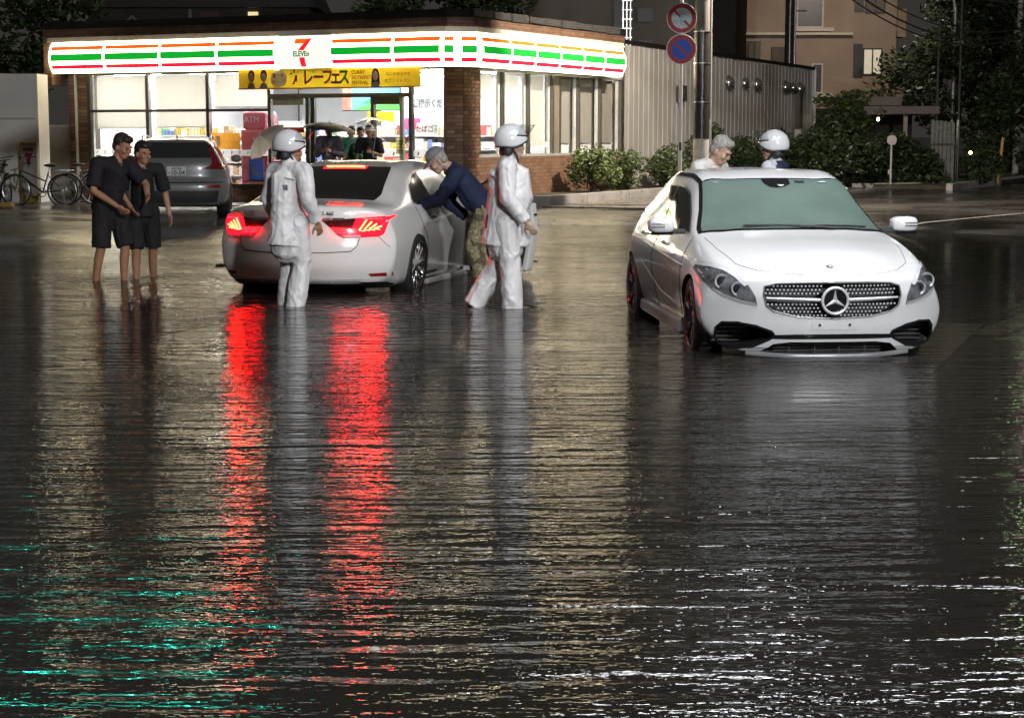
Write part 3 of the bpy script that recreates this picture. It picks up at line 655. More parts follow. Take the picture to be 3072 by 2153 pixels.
plant('shrub','small dark bush at the foot of the pale gate','shrub',(13.6,52.4,.15),[((0,0,.5),(.6,.5,.5)),((.3,.2,.8),(.4,.4,.4))],2000,.07,LEAF_D,None,seed=14)
tg_ = 'dark trees beyond the road'
for i, (x, y, h, lab, mm) in enumerate(((16.0,66,5.0,'tall dark tree right of the tan apartment house',LEAF_D),(18.6,68,6.0,'dense dark tree behind the wire pole',LEAF_D),(17.6,59.5,3.2,'dark bushy tree beside the leaning stakes',LEAF_D),(21.0,64,5.4,'green tree at the edge of the view beyond the wire pole',LEAF_M))):
    plant('tree', lab, 'tree', (x,y,.15), [((0,0,h),(2.1,1.8,1.9)),((-1.1,.3,h*.66),(1.6,1.4,1.4)),((1.2,-.2,h*.70),(1.6,1.4,1.5)),((0,0,h*1.35),(1.6,1.4,1.5)),((.3,0,h*.42),(1.4,1.2,1.0))], 8500, .125, mm, tg_, (h*1.1,.2), seed=20+i)
plant('tree','dark tree filling the corner above the white wall','tree',(-16.5,56,.1),[((0,0,4.5),(2.6,1.8,2.0)),((2.2,.2,3.6),(1.7,1.4,1.6)),((-2.0,0,4.0),(2.0,1.4,1.6)),((.6,0,6.6),(2.4,1.6,1.6)),((2.6,0,5.6),(1.8,1.4,1.4))],6500,.16,LEAF_D,None,(4.6,.2),seed=31)
plant('tree','dark tree crown behind the store roof','tree',(-2.2,58,.1),[((0,0,5.2),(2.2,1.6,1.3)),((1.9,.2,5.0),(1.5,1.3,1.1)),((-2.0,0,4.9),(1.6,1.3,1.1)),((.6,0,6.2),(1.8,1.4,1.0))],5200,.14,LEAF_D,None,(4.6,.2),seed=30)
# grass on the verge
rnd = random.Random(5); gv_ = []; gf_ = []
for _ in range(5000):
    x = rnd.uniform(12.3,20); y = 49.7+(x-11.9)*2.0+rnd.uniform(.1,2.5); k = len(gv_); s = rnd.uniform(.06,.16); a = rnd.uniform(0,PI)
    gv_ += [(x-.02*math.cos(a),y-.02*math.sin(a),.19),(x+.02*math.cos(a),y+.02*math.sin(a),.19),(x+rnd.uniform(-.06,.06),y+rnd.uniform(-.06,.06),.19+s)]; gf_.append((k,k+1,k+2))
MB().add(gv_,gf_).build('grass', LEAF_D, kind='stuff', label='short dark grass on the verge by the far kerb')

# ------------------------------------------------------------------ poles, signs, wires
CONCP = mat('pole_concrete', (.10,.09,.08), .6, var=.15, scale=4); SLEEVE = mat('pole_sleeve', (.035,.03,.027), .22, wet=.12, bump=.3, bscale=30)
t = thing('utility_pole', 'thick concrete utility pole with black sleeve behind the no parking signs', 'pole', (3.96,38.0,.10))
MB().tube([(0,0,0),(0,0,1.40)],[.17,.168],24).build('pole_base', mat('pole_pale',(.46,.43,.39),.55,var=.2,scale=6), t, smooth=True)
MB().tube([(0,0,1.40),(0,0,3.6)],[.172,.166],24).build('sleeve', SLEEVE, t, smooth=True); MB().tube([(0,0,3.6),(0,0,9.5)],[.160,.125],24).build('pole_shaft', CONCP, t, smooth=True)
for z in (2.15,2.95,3.6,4.3): MB().tube([(0,0,z),(0,0,z+.018)],[.178,.178],24).build('band', SILV, t)
MB().cyl((.175,-.02,1.8),(.165,-.02,9),.02).build('conduit', CONCP, t)
t = thing('road_sign', 'white pole with a no turning sign above a blue no parking sign', 'sign', (3.385,36.5,.10))
MB().cyl((0,0,0),(0,0,4.25),.038,14).build('sign_pole', mat('pole_white',(.72,.70,.66),.4,var=.1), t, smooth=True)
RED = mat('sign_red',(.46,.022,.016),.5,spec=.3); WHT = mat('sign_white',(.72,.76,.76),.5,spec=.3); BLU = mat('sign_blue',(.01,.085,.55),.5,spec=.3)
def disc(z, inner):
    d = MB().lathe([(0,-.05),(.300,-.05),(.302,-.045),(.302,-.040),(0,-.040)],48,'Y',(0,0,z)).build('sign_disc', WHT, t, smooth=True)
    MB().lathe([(.285,-.052),(.285,-.056),(.205,-.056),(.205,-.052)],48,'Y',(0,0,z)).build('red_ring', RED, d)
    if inner == 'b': MB().lathe([(0,-.054),(.205,-.054)],48,'Y',(0,0,z)).build('blue_field', BLU, d)
    if inner == 'b': MB().box((0,-.056,z),(.44,.004,.045),ry=R(45)).build('red_bar', RED, d)
    else:
        MB().box((-.10,-.056,z+.10),(.20,.004,.042),ry=R(45)).build('red_bar', RED, d); MB().box((.11,-.056,z-.11),(.17,.004,.042),ry=R(45)).build('red_bar', RED, d)
        ar = mat('sign_arrow',(.03,.22,.30),.35)
        MB().prism([(-.02,z-.14),(.03,z-.14),(.03,z+.06),(.08,z+.06),(.005,z+.16),(-.07,z+.06),(-.02,z+.06)],-.0535,-.0555,'XZ').build('arrow_print', ar, d); MB().prism([(-.13,z-.12),(-.10,z-.12),(-.10,z-.06),(-.07,z-.06),(-.115,z-.01),(-.16,z-.06),(-.13,z-.06)],-.0535,-.0555,'XZ').build('arrow_print', ar, d)
    MB().box((0,-.02,z),(.06,.05,.10)).build('clamp', SILV, d)
disc(3.785,'w'); disc(3.175,'b')
MB().box((0,-.041,1.25),(.05,.004,.16)).build('pole_sticker', INK, t)
t = thing('utility_pole', 'dark utility pole rising behind the metal wall', 'pole', (9.35,61.5,.1)); MB().tube([(0,0,0),(0,0,10.5)],[.19,.13],20).build('pole_shaft', SLEEVE, t, smooth=True); MB().cyl((.19,0,3),(.17,0,10),.03).build('conduit', SILV, t); MB().cyl((.19,.0,5.6),(.55,0,5.6),.03).build('step_bolt', SILV, t)
t = thing('utility_pole', 'slender pale pole carrying the wires at the edge of the view', 'pole', (16.85,60.6,.1)); MB().tube([(0,0,0),(0,0,10)],[.11,.08],16).build('pole_shaft', mat('pole_pale'), t, smooth=True); MB().box((0,0,4.85),(.3,.3,.16)).build('wire_clamp', SILV, t)
for x, y, z, lb in ((14.5,62,5.6,'thin grey pole in front of the dark trees left of its twin'),(15.3,62.2,6.3,'thin grey pole in front of the dark trees right of its twin')):
    t = thing('thin_pole', lb, 'pole', (x,y,.1)); MB().cyl((0,0,0),(0,0,z),.04).build('shaft', CONCP, t); MB().cyl((0,0,z),(0,0,z+.05),.055).build('cap', CONCP, t)
WIRE = mat('wire', (.10,.10,.10), .3, .4)
def wire(label, a, b, sag, r_=.022):
    a = Vector(a); b = Vector(b); P = []
    for k in range(25): u = k/24; p = a.lerp(b,u); p.z -= sag*4*u*(1-u); P.append(p)
    MB().tube(P, r_, 6).build('overhead_wire', WIRE, label=label, cat='wire', group='wires to the slender pole')
wire('upper wire sagging from the tan house to the slender pole',(8.6,50,6.3),(16.85,60.6,5.05),.75); wire('middle wire sagging from the tan house to the slender pole',(8.5,50,6.1),(16.85,60.6,4.9),.85,.028); wire('lower wire sagging from the tan house to the slender pole',(8.4,50,5.9),(16.85,60.6,4.75),.85)
wire('high wire crossing the top corner towards the edge of the view',(11.5,56,6.4),(19.5,61,5.9),.35)

# ------------------------------------------------------------------ houses behind
TAN = mat('tan_plaster', (.28,.215,.165), .8, var=.12, scale=1.0, bump=.2, bscale=30); TRIM = mat('pale_trim', (.50,.44,.37), .6); DWIN = mat('dark_window', (.03,.026,.028), .4); LWIN = mat('lit_curtain', (.5,.47,.38), .7, emit=(.62,.55,.40), estr=.16)
t = thing('apartment_house', 'tan plastered apartment house behind the metal wall', 'building', (0,72,0))
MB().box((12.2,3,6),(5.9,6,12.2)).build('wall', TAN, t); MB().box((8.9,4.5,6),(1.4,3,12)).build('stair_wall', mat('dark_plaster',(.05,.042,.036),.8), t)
def win(x0, x1, z0, z1, m_, sill=True, lit=False):
    f = MB().box(((x0+x1)/2,-.02,(z0+z1)/2),(x1-x0+.12,.06,z1-z0+.12)).build('window', TRIM if sill else DWIN, t)
    if lit:
        xm = (x0+x1)/2
        for a, b in ((x0,xm-.03),(xm+.03,x1)): MB().box(((a+b)/2,-.06,(z0+z1)/2),(b-a,.02,z1-z0)).build('pane', m_, f)
        MB().box((xm,-.07,(z0+z1)/2),(.05,.03,z1-z0)).build('mullion', DWIN, f)
    else: MB().box(((x0+x1)/2,-.06,(z0+z1)/2),(x1-x0,.02,z1-z0)).build('pane', m_, f)
    if sill: MB().box(((x0+x1)/2+.1,-.12,z0-.13),(x1-x0+.7,.24,.14)).build('sill', TRIM, f)
win(11.26,12.2,5.8,7.2,DWIN); win(11.9,12.22,3.25,4.3,DWIN); win(13.9,14.55,3.95,4.89,LWIN,False,True); win(13.95,14.62,6.34,7.4,mat('dim_curtain',(.12,.10,.08),.7),False,True); win(9.35,9.75,4.55,5.15,mat('dim_curtain'),False,True)
MB().box((13.65,-.05,4.47),(.36,.06,1.3)).build('shutter', DWIN, t); MB().box((13.65,-.05,7.0),(.36,.06,1.3)).build('shutter', DWIN, t); MB().box((10.5,-.06,4.5),(.5,.06,1.0)).build('shutter', mat('brown_shutter',(.07,.045,.03),.6), t)
for z in (5.5,7.9): MB().box((11.3,-.15,z),(4.2,.3,.10)).build('ledge', TRIM, t)
for z0, z1 in ((3.0,4.1),(5.4,6.5)): MB().box((15.35,.8,(z0+z1)/2),(.45,1.2,z1-z0)).build('balcony', TAN, t)
for x, z in ((11.0,4.9),(10.9,6.2)): MB().cyl((x,-.05,z),(x,-.05,z-1.3),.03).build('pipe', TRIM, t)
PINK = mat('pink_plaster', (.26,.21,.19), .7)
t = thing('carport', 'pale carport roof on slim posts in front of the apartment house', 'carport', (0,62,0))
MB().box((12.3,2,2.72),(2.2,3,.30)).build('parapet', PINK, t); MB().box((12.9,.8,2.40),(3.2,2.4,.26)).build('roof_slab', PINK, t)
for x in (11.6,13.48): MB().box((x,.2,1.2),(.12,.12,2.2)).build('post', TRIM, t)
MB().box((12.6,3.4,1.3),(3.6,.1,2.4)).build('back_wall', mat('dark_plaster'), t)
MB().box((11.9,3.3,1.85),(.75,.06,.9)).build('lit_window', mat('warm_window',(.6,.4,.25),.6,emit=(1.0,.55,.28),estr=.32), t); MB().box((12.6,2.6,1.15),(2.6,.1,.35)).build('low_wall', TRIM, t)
t = thing('porch_lamp', 'small bright porch lamp glowing under the carport', 'lamp', (12.62,62.6,2.0)); MB().ell((0,0,.1),(.05,.05,.06)).build('bulb', mat('porch_bulb',(.9,.85,.6),.4,emit=(1.0,.86,.52),estr=7), t, smooth=True); MB().cyl((0,.1,.24),(0,0,.24),.03).build('bracket', MATTB, t)
t = thing('garden_lamp', 'small warm lamp glowing among the bushes by the gate', 'lamp', (14.3,56.5,.9)); MB().ell((0,0,.12),(.05,.05,.05)).build('bulb', mat('garden_bulb',(.9,.8,.5),.4,emit=(1.0,.62,.22),estr=7), t, smooth=True); MB().cyl((0,0,-.75),(0,0,.05),.025).build('stem', MATTB, t)
t = thing('glowing_reflector', 'small red reflector box glimmering by the kerb at the edge of the view', 'reflector', (16.9,58.6,.5)); MB().box((0,0,.1),(.3,.06,.3)).build('plate', mat('pink_lit',(.6,.25,.35),.5,emit=(.9,.35,.5),estr=.3), t); MB().box((0,.05,-.15),(.06,.06,.5)).build('stake', MATTB, t)  # the plate's glimmer is emission set in its material
t = thing('round_sign', 'small round sign on a slim pole in front of the hedge', 'sign', (11.17,53.3,.1)) if 0 else thing('round_sign', 'small round sign on a slim pole in front of the hedge', 'sign', (10.55,50.4,.1))
MB().cyl((0,0,0),(0,0,1.3),.03).build('pole', mat('pole_pale'), t); MB().lathe([(0,-.04),(.14,-.04),(.14,-.03),(0,-.03)],28,'Y',(0,0,1.33)).build('disc', mat('sign_faded',(.45,.38,.38),.5,var=.3,scale=15), t); MB().box((-.05,0,.45),(.06,.03,.12)).build('tag', TRIM, t)
t = thing('entrance_gate', 'tall pale slatted gate panel by the entrance to the carport', 'gate', (12.05,52.2,.1), R(12))
for k in range(6): MB().box((.06+k*.125,0,.98),(.10,.03,1.85-.03*k)).build('slat', mat('gate_grey',(.26,.26,.24),.35,.3,wet=.2), t)
MB().cyl((.82,-.06,0),(.82,-.06,1.9),.055).build('post', CHROME, t); MB().box((.4,-.03,1.2),(.8,.02,.05)).build('rail', ALU, t)
for i, (x, y) in enumerate(((14.45,53.8),)):
    t = thing('leaning_stake', 'yellow and black stake leaning by the far kerb', 'stake', (x,y,.15)); t.rotation_euler = (0,R(5),0)
    MB().cyl((0,0,0),(0,0,.55),.045).build('lower_band', mat('stake_yellow',(.52,.33,.10),.5), t); MB().cyl((0,0,.55),(0,0,.62),.046).build('black_band', MATTB, t); MB().cyl((0,0,.62),(0,0,1.35),.045).build('upper_band', mat('stake_yellow'), t)
GB = mat('night_plaster', (.24,.215,.19), .8, var=.15, scale=.8)
t = thing('office_block', 'dark grey block with a railed stair behind the store roof', 'building', (0,70,0))
MB().box((2.2,3,6),(3.7,6,12)).build('wall', GB, t); MB().box((5.4,3,6),(2.6,6,12)).build('side_wing', mat('night_plaster2',(.17,.155,.135),.8), t)
for k in range(3): MB().box((4.25+k*.14,-.06,6),(.03,.03,6)).build('stair_bar', SILV, t)
for k in range(8): MB().box((4.4,-.06,4.2+k*.35),(.4,.03,.03)).build('stair_rail', SILV, t)
for z in (4.9,6.1): MB().box((5.1,-.05,z),(.6,.06,.5)).build('vent_grille', DWIN, t)
MB().box((4.05,-.04,6),(.3,.08,12)).build('recess', DWIN, t)
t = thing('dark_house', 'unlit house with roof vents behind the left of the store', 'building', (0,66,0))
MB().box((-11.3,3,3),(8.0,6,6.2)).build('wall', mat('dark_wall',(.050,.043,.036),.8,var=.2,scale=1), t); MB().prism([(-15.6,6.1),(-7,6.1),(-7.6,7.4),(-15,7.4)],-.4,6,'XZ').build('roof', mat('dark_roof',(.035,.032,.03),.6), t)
MB().box((-9.34,-.03,5.85),(.36,.06,.22)).build('lit_window', mat('yellow_window',(.6,.5,.3),.6,emit=(1,.85,.45),estr=.25), t)
for x, z in ((-13.9,5.7),(-12.6,5.6)): MB().tube([(x,-.1,z-.5),(x,-.1,z-.1),(x+.2,-.1,z+.1),(x+.35,-.1,z-.05)],.07,8).build('vent_pipe', mat('vent_pale',(.22,.2,.18),.5), t)
MB().box((-11.6,-.1,5.6),(.12,.1,.9)).build('drain_pipe', mat('vent_pale'), t); MB().box((-10.9,-.05,5.55),(.7,.06,.8)).build('shutter', mat('shutter_red',(.09,.045,.04),.6), t)

# ------------------------------------------------------------------ left of the store
WP = mat('white_wall', (.76,.72,.66), .6, var=.10, scale=1.2)
t = thing('white_wall', 'tall white panelled wall at the left edge beside the bicycles', 'wall', (-10.48,40.0,.05))
for k in range(2):
    for z0, z1 in ((0,1.86),(1.90,2.86)): MB().box((-.95-1.9*k,.06,(z0+z1)/2),(1.88,.12,z1-z0)).build('panel', WP, t)
MB().box((-1.9,.06,1.88),(3.8,.10,.04)).build('joint', TRIM, t); MB().box((.03,.4,1.43),(.06,.9,2.86)).build('end_panel', WP, t)
t = thing('low_wall', 'lower pale wall between the white panels and the brick pillar', 'wall', (-10.45,42.6,.05)); MB().box((-.1,0,.85),(1.3,.12,1.72)).build('wall_panel', mat('pale_wall',(.38,.35,.32),.7,var=.12), t); MB().box((-.1,0,1.73),(1.36,.2,.05)).build('coping', TRIM, t)
def bicycle(label, loc, rz, frame_m, basket=True, fender=True, flip=1, wr=.33):
    t = thing('bicycle', label, 'bicycle', loc, rz, 'bicycles parked beside the store')
    fx_, rx_ = .52, -.52; HB_ = mat('bike_black',(.02,.02,.02),.5)
    for x in (fx_, rx_):
        w_ = MB(); w_.tube([(x+wr*math.cos(2*PI*k/36),0,wr+wr*math.sin(2*PI*k/36)) for k in range(37)],.019,8,False); wo = w_.build('wheel', RUBBER, t, smooth=True)
        MB().tube([(x+(wr-.03)*math.cos(2*PI*k/36),0,wr+(wr-.03)*math.sin(2*PI*k/36)) for k in range(37)],.010,6,False).build('rim', SILV, wo, smooth=True)
        sp_ = MB()
        for k in range(18): a = 2*PI*k/18; sp_.tube([(x,.02*(-1)**k,wr),(x+(wr-.03)*math.cos(a),0,wr+(wr-.03)*math.sin(a))],.0022,4)
        sp_.build('spokes', SILV, wo); MB().cyl((x,-.05,wr),(x,.05,wr),.022).build('hub', SILV, wo)
        if fender: MB().tube([(x+(wr+.035)*math.cos(a),0,wr+(wr+.035)*math.sin(a)) for a in [R(20 if x<0 else 40)+k*R(14) for k in range(11)]],[(.024,.006)]*11,6).build('mudguard', SILV, t, smooth=True)
    f = MB(); bb = (-.08,0,.29); st_ = (-.22,0,.72); hd = (.36,0,.80); hd2 = (.40,0,.66)
    f.tube([bb,st_],.017,8); f.tube([bb,hd2],.020,8); f.tube([(-.16,0,.52),(hd[0],0,.74)],.015,8); f.tube([(rx_,.0,wr),bb],.012,8); f.tube([(rx_,0,wr),(-.20,0,.66)],.011,8); f.tube([hd,(fx_-.06,0,wr+.30),(fx_,.0,wr)],.014,8); f.build('frame', frame_m, t, smooth=True)
    hb = MB(); hb.tube([(hd[0],0,.78),(hd[0]-.02,0,.98)],.014,8); hb.tube([(hd[0]-.20,-.28,1.04),(hd[0]-.02,-.20,1.02),(hd[0]+.03,0,.98),(hd[0]-.02,.20,1.02),(hd[0]-.20,.28,1.04)],.012,8); hb.build('handlebar', HB_, t, smooth=True)
    MB().ell((-.26,0,.86),(.14,.075,.035)).build('saddle', HB_, t, smooth=True); MB().cyl((-.22,0,.70),(-.25,0,.85),.012).build('seat_post', SILV, t)
    cr = MB(); cr.tube([(-.08+.09*math.cos(2*PI*k/20),.04,.29+.09*math.sin(2*PI*k/20)) for k in range(21)],.008,6,False); cr.tube([(-.08,.05,.29),(.06,.06,.20)],.010,6); cr.tube([(-.08,-.05,.29),(-.22,-.06,.38)],.010,6); cr.box((.07,.11,.20),(.09,.09,.02)); cr.box((-.23,-.11,.38),(.09,.09,.02)); cr.build('crankset', HB_, t)
    if basket:
        b = MB()
        for z in (.70,.78,.86,.94): e_ = .02*(z-.70)/.1; b.tube([(.46-e_,-.15-e_,z),(.72+e_,-.15-e_,z),(.72+e_,.15+e_,z),(.46-e_,.15+e_,z),(.46-e_,-.15-e_,z)],.006,5)
        for k in range(6):
            for s in (-1,1): b.tube([(.48+k*.045,s*.15,.70),(.46+k*.055,s*.20,.94)],.004,4)
            b.tube([(.72,-.13+k*.052,.70),(.77,-.16+k*.064,.94)],.004,4)
        b.box((.59,0,.70),(.26,.30,.01)); b.build('basket', HB_, t)
    MB().tube([(rx_,.06,wr),(rx_-.10,.12,.02)],.010,6).build('kick_stand', SILV, t); MB().box((-.50,0,.74),(.30,.12,.015)).build('rear_rack', SILV, t)
    return t
bicycle('dark bicycle with a large bare front wheel nearest the yellow board', (-10.02,38.3,.08), R(172), mat('frame_black',(.025,.025,.028),.4), False, False)
bicycle('silver town bicycle seen end-on against the white wall', (-11.05,39.2,.08), R(118), mat('frame_silver',(.5,.5,.5),.3,.7), True)
bicycle('bicycle with black basket in front of the brick pillar', (-9.15,39.3,.08), R(12), mat('frame_grey',(.12,.13,.12),.4), True)
bicycle('bicycle leaning close behind the wading pair', (-8.75,39.9,.08), R(38), mat('frame_black'), True)
t = thing('notice_board', 'yellow framed notice board with a dark red triangle beside the bicycles', 'notice board', (-10.52,39.5,.08), R(-6))
MB().box((0,0,.68),(.42,.05,1.32)).build('frame', mat('board_yellow',(.42,.26,.06),.5), t, bevel=.03); MB().box((-.02,-.03,.75),(.30,.012,1.05)).build('sheet', mat('board_grey',(.35,.32,.31),.5), t); MB().prism([(-.14,1.22),(.11,1.22),(-.015,.78)],-.037,-.042,'XZ').build('triangle', mat('board_red',(.16,.015,.025),.5), t); text('lettering','STOP',.075,PWH,t,(-.015,-.045,1.12),(R(90),0,0)); MB().box((.19,-.03,.68),(.04,.02,1.3)).build('edge_strip', WP, t)
t = thing('fallen_barrier', 'yellow and white barrier board lying on the wet ground', 'barrier', (-10.75,37.0,.10), R(-20))
MB().prism([(-1.3,-.14),(.45,-.12),(.62,-.06),(.62,.06),(.45,.12),(-1.3,.14)],.02,.10,'XY').build('board', mat('board_yellow'), t, bevel=.02); MB().box((-.6,0,.106),(.9,.2,.012)).build('stripe', WP, t); MB().box((.45,0,.106),(.25,.14,.012)).build('stripe', mat('board_yellow'), t)

# ------------------------------------------------------------------ unseen street lamps and signals
def added_street_lamp(label, x, y, arm, z, watt, col, tilt=(0,0), size=.5):
    t = thing('added_street_lamp', label, 'street lamp', (x,y,-.1), 0, 'added street lamps')
    MB().tube([(0,0,0),(0,0,z*.8),(arm*.1,0,z*.97),(arm*.4,0,z+.35),(arm,0,z+.42)],[.10,.07,.055,.05,.045],12).build('mast', mat('lamp_mast',(.35,.35,.35),.4,.5), t, smooth=True)
    MB().box((arm+.15*math.copysign(1,arm),0,z+.42),(.75,.30,.10)).build('lamp_head', mat('lamp_mast'), t, bevel=.03)
    ld = bpy.data.lights.new('added_street_lamp_light','AREA'); ld.shape = 'RECTANGLE'; ld.size = size; ld.size_y = size*.5; ld.energy = watt; ld.color = col
    lo_ = bpy.data.objects.new('added_street_lamp_light', ld); lo_.location = (arm+.15*math.copysign(1,arm),0,z+.36); lo_.rotation_euler = (tilt[0],tilt[1],0); C.objects.link(lo_); lo_.parent = t
t = thing('added_glint_gantry', 'unseen floodlight gantry added over the road to put glints on the water', 'street lamp', (10.4,13.4,-.1))  # unseen panels added to scatter white glints over the near water
MB().tube([(0,0,0),(0,0,5.6),(-.5,0,6.3),(-1.2,0,6.5),(-10.2,0,6.7)],[.13,.11,.09,.08,.06],12).build('mast', mat('lamp_mast',(.35,.35,.35),.4,.5), t, smooth=True)
for k in range(6):
    x = -9.8+k*.82; z = 5.75+.2*(k%3)
    yo = (-2.4,-1.0,.5)[k%3]
    MB().box((x,yo,z+.12),(.78,2.5,.10)).build('lamp_head', mat('lamp_mast'), t, bevel=.03); MB().tube([(x,yo,z+.15),(x,yo*.5,6.62),(x,0,6.62)],.03,8).build('hanger', mat('lamp_mast'), t)
    ld = bpy.data.lights.new('added_glint_light','AREA'); ld.shape = 'RECTANGLE'; ld.size = .72; ld.size_y = 2.4; ld.energy = 46; ld.color = (.94,.96,1.0)
    lo_ = bpy.data.objects.new('added_glint_light', ld); lo_.location = (x,yo,z+.05); lo_.rotation_euler = (R(-8),0,0); C.objects.link(lo_); lo_.parent = t
added_street_lamp('assumed street lamp at the kerb behind the camera', 12.5, -13.0, -3.2, 9.0, 3000, (.93,.96,1.0), (R(50),R(-12)), .8)  # unseen key light, assumed from how the cars and officers are lit
added_street_lamp('unseen warm lamp added on an arm high on the utility pole by the store', 4.1, 38.1, 1.6, 6.4, 850, (1.0,.88,.74), (R(14),R(10)), .4)  # added above the view to light the metal wall and the shrubs
added_street_lamp('unseen warm street lamp added to brighten the tan apartment house', 15.9, 65.6, -3.2, 7.7, 130, (1.0,.84,.68), (R(42),0), .4)  # added out of view to lift the dark house front and trees
t = thing('assumed_traffic_signal', 'assumed green traffic signal over the road ahead, mirrored in the water', 'traffic light', (-6.6,12.4,-.1))  # unseen signal, assumed from the teal reflection on the near water
MB().tube([(0,0,0),(0,0,5.6),(.8,0,5.9),(4.2,0,5.9)],[.11,.10,.07,.06],12).build('mast', mat('lamp_mast'), t, smooth=True)
for hx_ in (4.3,2.9):  # the second head is added to widen the teal reflection
    MB().box((hx_,-.02,5.55),(1.25,.2,.42)).build('housing', mat('signal_grey',(.3,.3,.3),.5), t, bevel=.05)
    for i, (dx, c, e_) in enumerate(((-.38,(.03,.85,.58),60.),(0,(.25,.15,.02),0.),(.38,(.25,.02,.02),0.))):
        MB().ell((hx_+dx,-.13,5.55),(.15,.03,.15),20,10).build('lamp_lens', mat('signal_%d'%i,tuple(q*.4 for q in c),.3,emit=c if e_ else None,estr=e_), t, smooth=True); MB().tube([(hx_+dx+.17*math.cos(a),-.13,5.55+.17*math.sin(a)) for a in [R(20)+k*R(14) for k in range(11)]],[(.012,.07)]*11,6).build('lamp_visor', MATTB, t)
MB().box((3.4,-.02,4.75),(2.7,.12,1.1)).build('added_glow_board', mat('signal_grey'), t, bevel=.02)  # unseen lit board, added to spread a teal glow on the water
MB().box((3.4,-.09,4.75),(2.6,.02,1.0)).build('added_glow_face', mat('added_teal_glow',(.02,.3,.22),.4,emit=(.03,.60,.42),estr=2.6), t)
def signal2():
    t = thing('assumed_traffic_signal', 'assumed yellow-green traffic signal at the far right kerb, mirrored at the edge of the water', 'traffic light', (9.6,28.2,.0))  # unseen signal, assumed from the green reflection at the right of the water
    MB().tube([(0,0,0),(0,0,5.3),(-.3,0,5.6),(-1.2,0,5.6)],[.11,.09,.07,.06],12).build('mast', mat('lamp_mast'), t, smooth=True)
    MB().box((-1.2,-.02,5.3),(.42,.2,1.2)).build('housing', mat('signal_grey'), t, bevel=.05)
    for i, (dz, c, e_) in enumerate(((-.38,(.45,.80,.30),11.),(0,(.25,.15,.02),0.),(.38,(.25,.02,.02),0.))):
        MB().ell((-1.2,-.13,5.3+dz),(.15,.03,.15),20,10).build('lamp_lens', mat('signal_b%d'%i,tuple(q*.4 for q in c),.3,emit=c if e_ else None,estr=e_), t, smooth=True)
        MB().tube([(-1.2+.17*math.cos(a),-.13,5.3+dz+.17*math.sin(a)) for a in [R(20)+k*R(14) for k in range(11)]],[(.012,.07)]*11,6).build('lamp_visor', MATTB, t)
signal2()
# ------------------------------------------------------------------ small things afloat
LEAFB = mat('dead_leaf', (.12,.075,.035), .6)
for x, y, s, lb in ((-4.45+.9,21.9,.07,'brown clump floating between the wading pair and the sedan'),(-.43,5.45,.022,'pale scrap floating at the bottom of the street'),(2.6,33.5,.10,'white scrap lying at the edge of the pavement')):
    z = 0.0 if y < 24 else .11
    MB().ell((0,0,.01),(s,s*.6,s*.35),9,6).build('floating_litter', LEAFB if 'brown' in lb or 'leaf' in lb else TRIM, label=lb, cat='litter', loc=(x,y,z), smooth=True)

# ------------------------------------------------------------------ cars
def pchip(keys):
    xs_ = [k[0] for k in keys]; ys_ = [k[1] for k in keys]; n = len(xs_)
    d = [(ys_[i+1]-ys_[i])/(xs_[i+1]-xs_[i]) for i in range(n-1)]
    m = [d[0]] + [0 if d[i-1]*d[i] <= 0 else 2*d[i-1]*d[i]/(d[i-1]+d[i]) for i in range(1, n-1)] + [d[-1]]
    def f(x):
        if x <= xs_[0]: return ys_[0]
        if x >= xs_[-1]: return ys_[-1]
        i = 0
        while x > xs_[i+1]: i += 1
        h = xs_[i+1]-xs_[i]; t = (x-xs_[i])/h; t2 = t*t; t3 = t2*t
        return (2*t3-3*t2+1)*ys_[i]+(t3-2*t2+t)*h*m[i]+(-2*t3+3*t2)*ys_[i+1]+(t3-t2)*h*m[i+1]
    return f
def fix_man(bm):
    bmesh.ops.dissolve_degenerate(bm, dist=.00002, edges=bm.edges)
    bad = [e for e in bm.edges if not e.is_manifold]
    if bad:
        bmesh.ops.delete(bm, geom=[f for e in bad for f in e.link_faces if len(e.link_faces) > 2 and f.calc_area() < 2e-5], context="FACES")
        bmesh.ops.holes_fill(bm, edges=[e for e in bm.edges if e.is_boundary], sides=8)
def catmull(P, sub):
    out_ = []
    for i in range(len(P)-1):
        if i == 0:
            for k in range(sub[0]): t = k/sub[0]; out_.append((lerp(P[0][0],P[1][0],t), lerp(P[0][1],P[1][1],t)))
            continue
        p0 = P[max(i-1,0)] if i > 1 else P[1]; p1 = P[i]; p2 = P[i+1]; p3 = P[min(i+2,len(P)-1)]
        for k in range(sub[i]):
            t = k/sub[i]; q = []
            for c in (0,1):
                a = .5*(2*p1[c]+(p2[c]-p0[c])*t+(2*p0[c]-5*p1[c]+4*p2[c]-p3[c])*t*t+(-p0[c]+3*p1[c]-3*p2[c]+p3[c])*t**3)
                q.append(a)
            out_.append(tuple(q))
    out_.append(P[-1]); return out_
